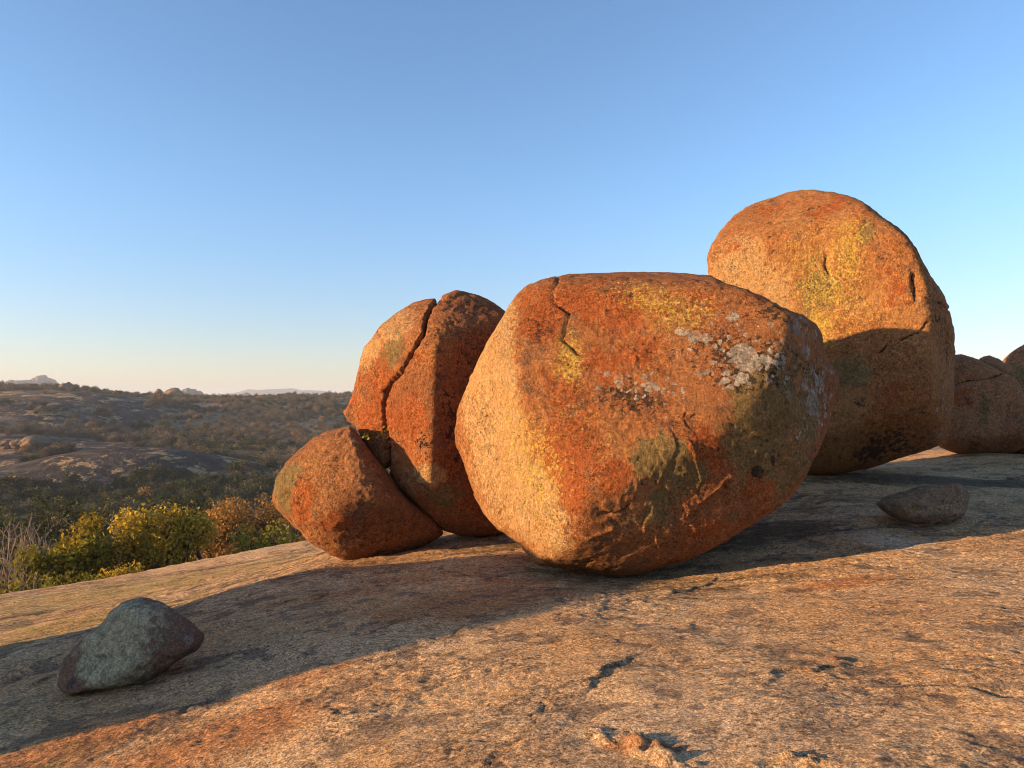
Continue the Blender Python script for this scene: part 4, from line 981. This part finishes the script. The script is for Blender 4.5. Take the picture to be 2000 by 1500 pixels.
# the rest of the scrub, past the ones built singly: one object, bushes set on points
def scrub_mass():
    rng = np.random.RandomState(601)
    P, SCL, ROT, IDX = [], [], [], []
    for n, r0, r1, a0, a1 in ((14000, 55, 330, -44, 2), (26000, 300, 1150, -44, 2), (2500, 36, 500, 2, 316), (7000, 1150, 3800, -44, 2)):
        a = np.radians(rng.uniform(a0, a1, n)); r = np.sqrt(rng.uniform(r0**1.4, r1**1.4, n)**(2/1.4)) if r0 < 1000 else r0*np.exp(rng.rand(n)*math.log(r1/r0))
        x, y = np.sin(a)*r, np.cos(a)*r
        z, rk = terrain(x, y, True)
        dens = pn2(x/45, y/45, 93)+0.5*pn2(x/14, y/14, 94)
        k = (rk < 0.3) & (dens+rng.rand(n)*0.8 > 0.15) & (np.hypot(x-CEN[0], y-CEN[1]) > 36)
        x, y, z, r, dens = x[k], y[k], z[k], r[k], dens[k]; n = len(x)
        s_ = rng.uniform(1.0, 3.1, n)*(1+0.35*dens)*np.interp(r, [60, 1200, 3800], [1.0, 1.15, 2.4])
        P.append(np.stack([x, y, z-0.1], -1)); SCL.append(np.stack([s_*rng.uniform(.9, 1.4, n), s_*rng.uniform(.9, 1.4, n), s_*rng.uniform(.8, 1.2, n)], -1)); ROT.append(rng.rand(n)*6.283)
        kn = pn2(x/80, y/80, 91)+0.25*rng.normal(size=n)
        kind = np.where(kn > 0.46, 3, np.where(kn > 0.22, 2, np.where(rng.rand(n) < 0.55, 0, 1))); kind = np.where(rng.rand(n) < 0.05, 4, kind)
        IDX.append(kind*3+rng.randint(0, 3, n))
    P = np.vstack(P); me = bpy.data.meshes.new('scrub'); me.vertices.add(len(P)); me.vertices.foreach_set('co', np.ascontiguousarray(P, np.float32).ravel())
    at_ = me.attributes.new('scl', 'FLOAT_VECTOR', 'POINT'); at_.data.foreach_set('vector', np.vstack(SCL).astype(np.float32).ravel())
    rv = np.zeros((len(P), 3), np.float32); rv[:, 2] = np.concatenate(ROT)
    at_ = me.attributes.new('rot', 'FLOAT_VECTOR', 'POINT'); at_.data.foreach_set('vector', rv.ravel())
    at_ = me.attributes.new('idx', 'INT', 'POINT'); at_.data.foreach_set('value', np.concatenate(IDX).astype(np.int32))
    me.update()
    o = obj('scrub', me); tag(o, 'dry bush and scrub covering the valley and far slopes', 'scrub', kind='stuff')
    g = bpy.data.node_groups.new('scrub_on_points', 'GeometryNodeTree')
    g.interface.new_socket('Geometry', in_out='INPUT', socket_type='NodeSocketGeometry'); g.interface.new_socket('Geometry', in_out='OUTPUT', socket_type='NodeSocketGeometry')
    N = g.nodes.new; gi, go = N('NodeGroupInput'), N('NodeGroupOutput'); iop = N('GeometryNodeInstanceOnPoints'); jn = N('GeometryNodeJoinGeometry')
    for me_, nm, _, _ in reversed(protos):
        po = bpy.data.objects.new('scrub_source', me_); oi = N('GeometryNodeObjectInfo'); oi.inputs['Object'].default_value = po; oi.inputs['As Instance'].default_value = True
        g.links.new(oi.outputs['Geometry'], jn.inputs[0])
    def na_(nm, ty):
        n = N('GeometryNodeInputNamedAttribute'); n.data_type = ty; n.inputs['Name'].default_value = nm; return n.outputs[0]
    g.links.new(gi.outputs[0], iop.inputs['Points']); g.links.new(jn.outputs[0], iop.inputs['Instance'])
    iop.inputs['Pick Instance'].default_value = True
    g.links.new(na_('idx', 'INT'), iop.inputs['Instance Index']); g.links.new(na_('rot', 'FLOAT_VECTOR'), iop.inputs['Rotation']); g.links.new(na_('scl', 'FLOAT_VECTOR'), iop.inputs['Scale'])
    g.links.new(iop.outputs[0], go.inputs[0])
    md = o.modifiers.new('scrub_on_points', 'NODES'); md.node_group = g
scrub_mass()

# small plant rooted in the crack of the split boulder
r7 = np.random.RandomState(9)
p0 = at(752, 866, 9.72); tip = at(712, 853, 9.55); tw = [(p0, (p0+tip)/2+np.array([0, 0, .03]), .007, .005), ((p0+tip)/2+np.array([0, 0, .03]), tip, .005, .003)]
for k in range(6):
    q = p0+np.array([r7.normal()*.05, -.03, .06+r7.rand()*.16]); tw.append((p0, q, .005, .002))
V, Q = tubes(tw, 4); root = obj('crack_plant', None, loc=p0); tag(root, 'tiny leafy twig rooted in the crack of the split boulder', 'plant')
obj('stem', mesh_np('stem', V-p0, Q), M_BARK, root)
cl = np.vstack([tip+r7.normal(size=(14, 3))*.025, p0+np.array([0, 0, .1])+r7.normal(size=(16, 3))*.05])
LV, LQ = leaf_quads(cl, 0.05, r7, 0.6); obj('leaves', mesh_np('leaves', LV-p0, LQ, False), M_GREEN, root)

# ------------------------------------------------------------------ haze: even, pale evening air
def haze_box():
    lo = np.array([-14200, -14200, float(tz.min())-2.0]); hi = np.array([14200, 14200, float(max(tz.max(), 60.0))+25.0])
    V = np.array([(x, y, z) for z in (lo[2], hi[2]) for y in (lo[1], hi[1]) for x in (lo[0], hi[0])])
    Q = np.array([(0,2,3,1),(4,5,7,6),(0,1,5,4),(2,6,7,3),(0,4,6,2),(1,3,7,5)])
    me = mesh_np('haze', V, Q, False)
    m = bpy.data.materials.new('haze_air'); m.use_nodes = True; t = m.node_tree; t.nodes.clear()
    o = t.nodes.new('ShaderNodeOutputMaterial'); v = t.nodes.new('ShaderNodeVolumePrincipled')
    v.inputs['Color'].default_value = (0.78, 0.87, 1.0, 1); v.inputs['Density'].default_value = 0.00016; v.inputs['Anisotropy'].default_value = 0.0
    t.links.new(v.outputs[0], o.inputs['Volume'])
    tag(obj('haze', me, m), 'pale evening haze over the valley', 'haze', kind='stuff')
haze_box()
print('TRIS', sum(sum(len(p.vertices)-2 for p in []) or len(o.data.polygons)*2 for o in SC.objects if o.type == 'MESH'))
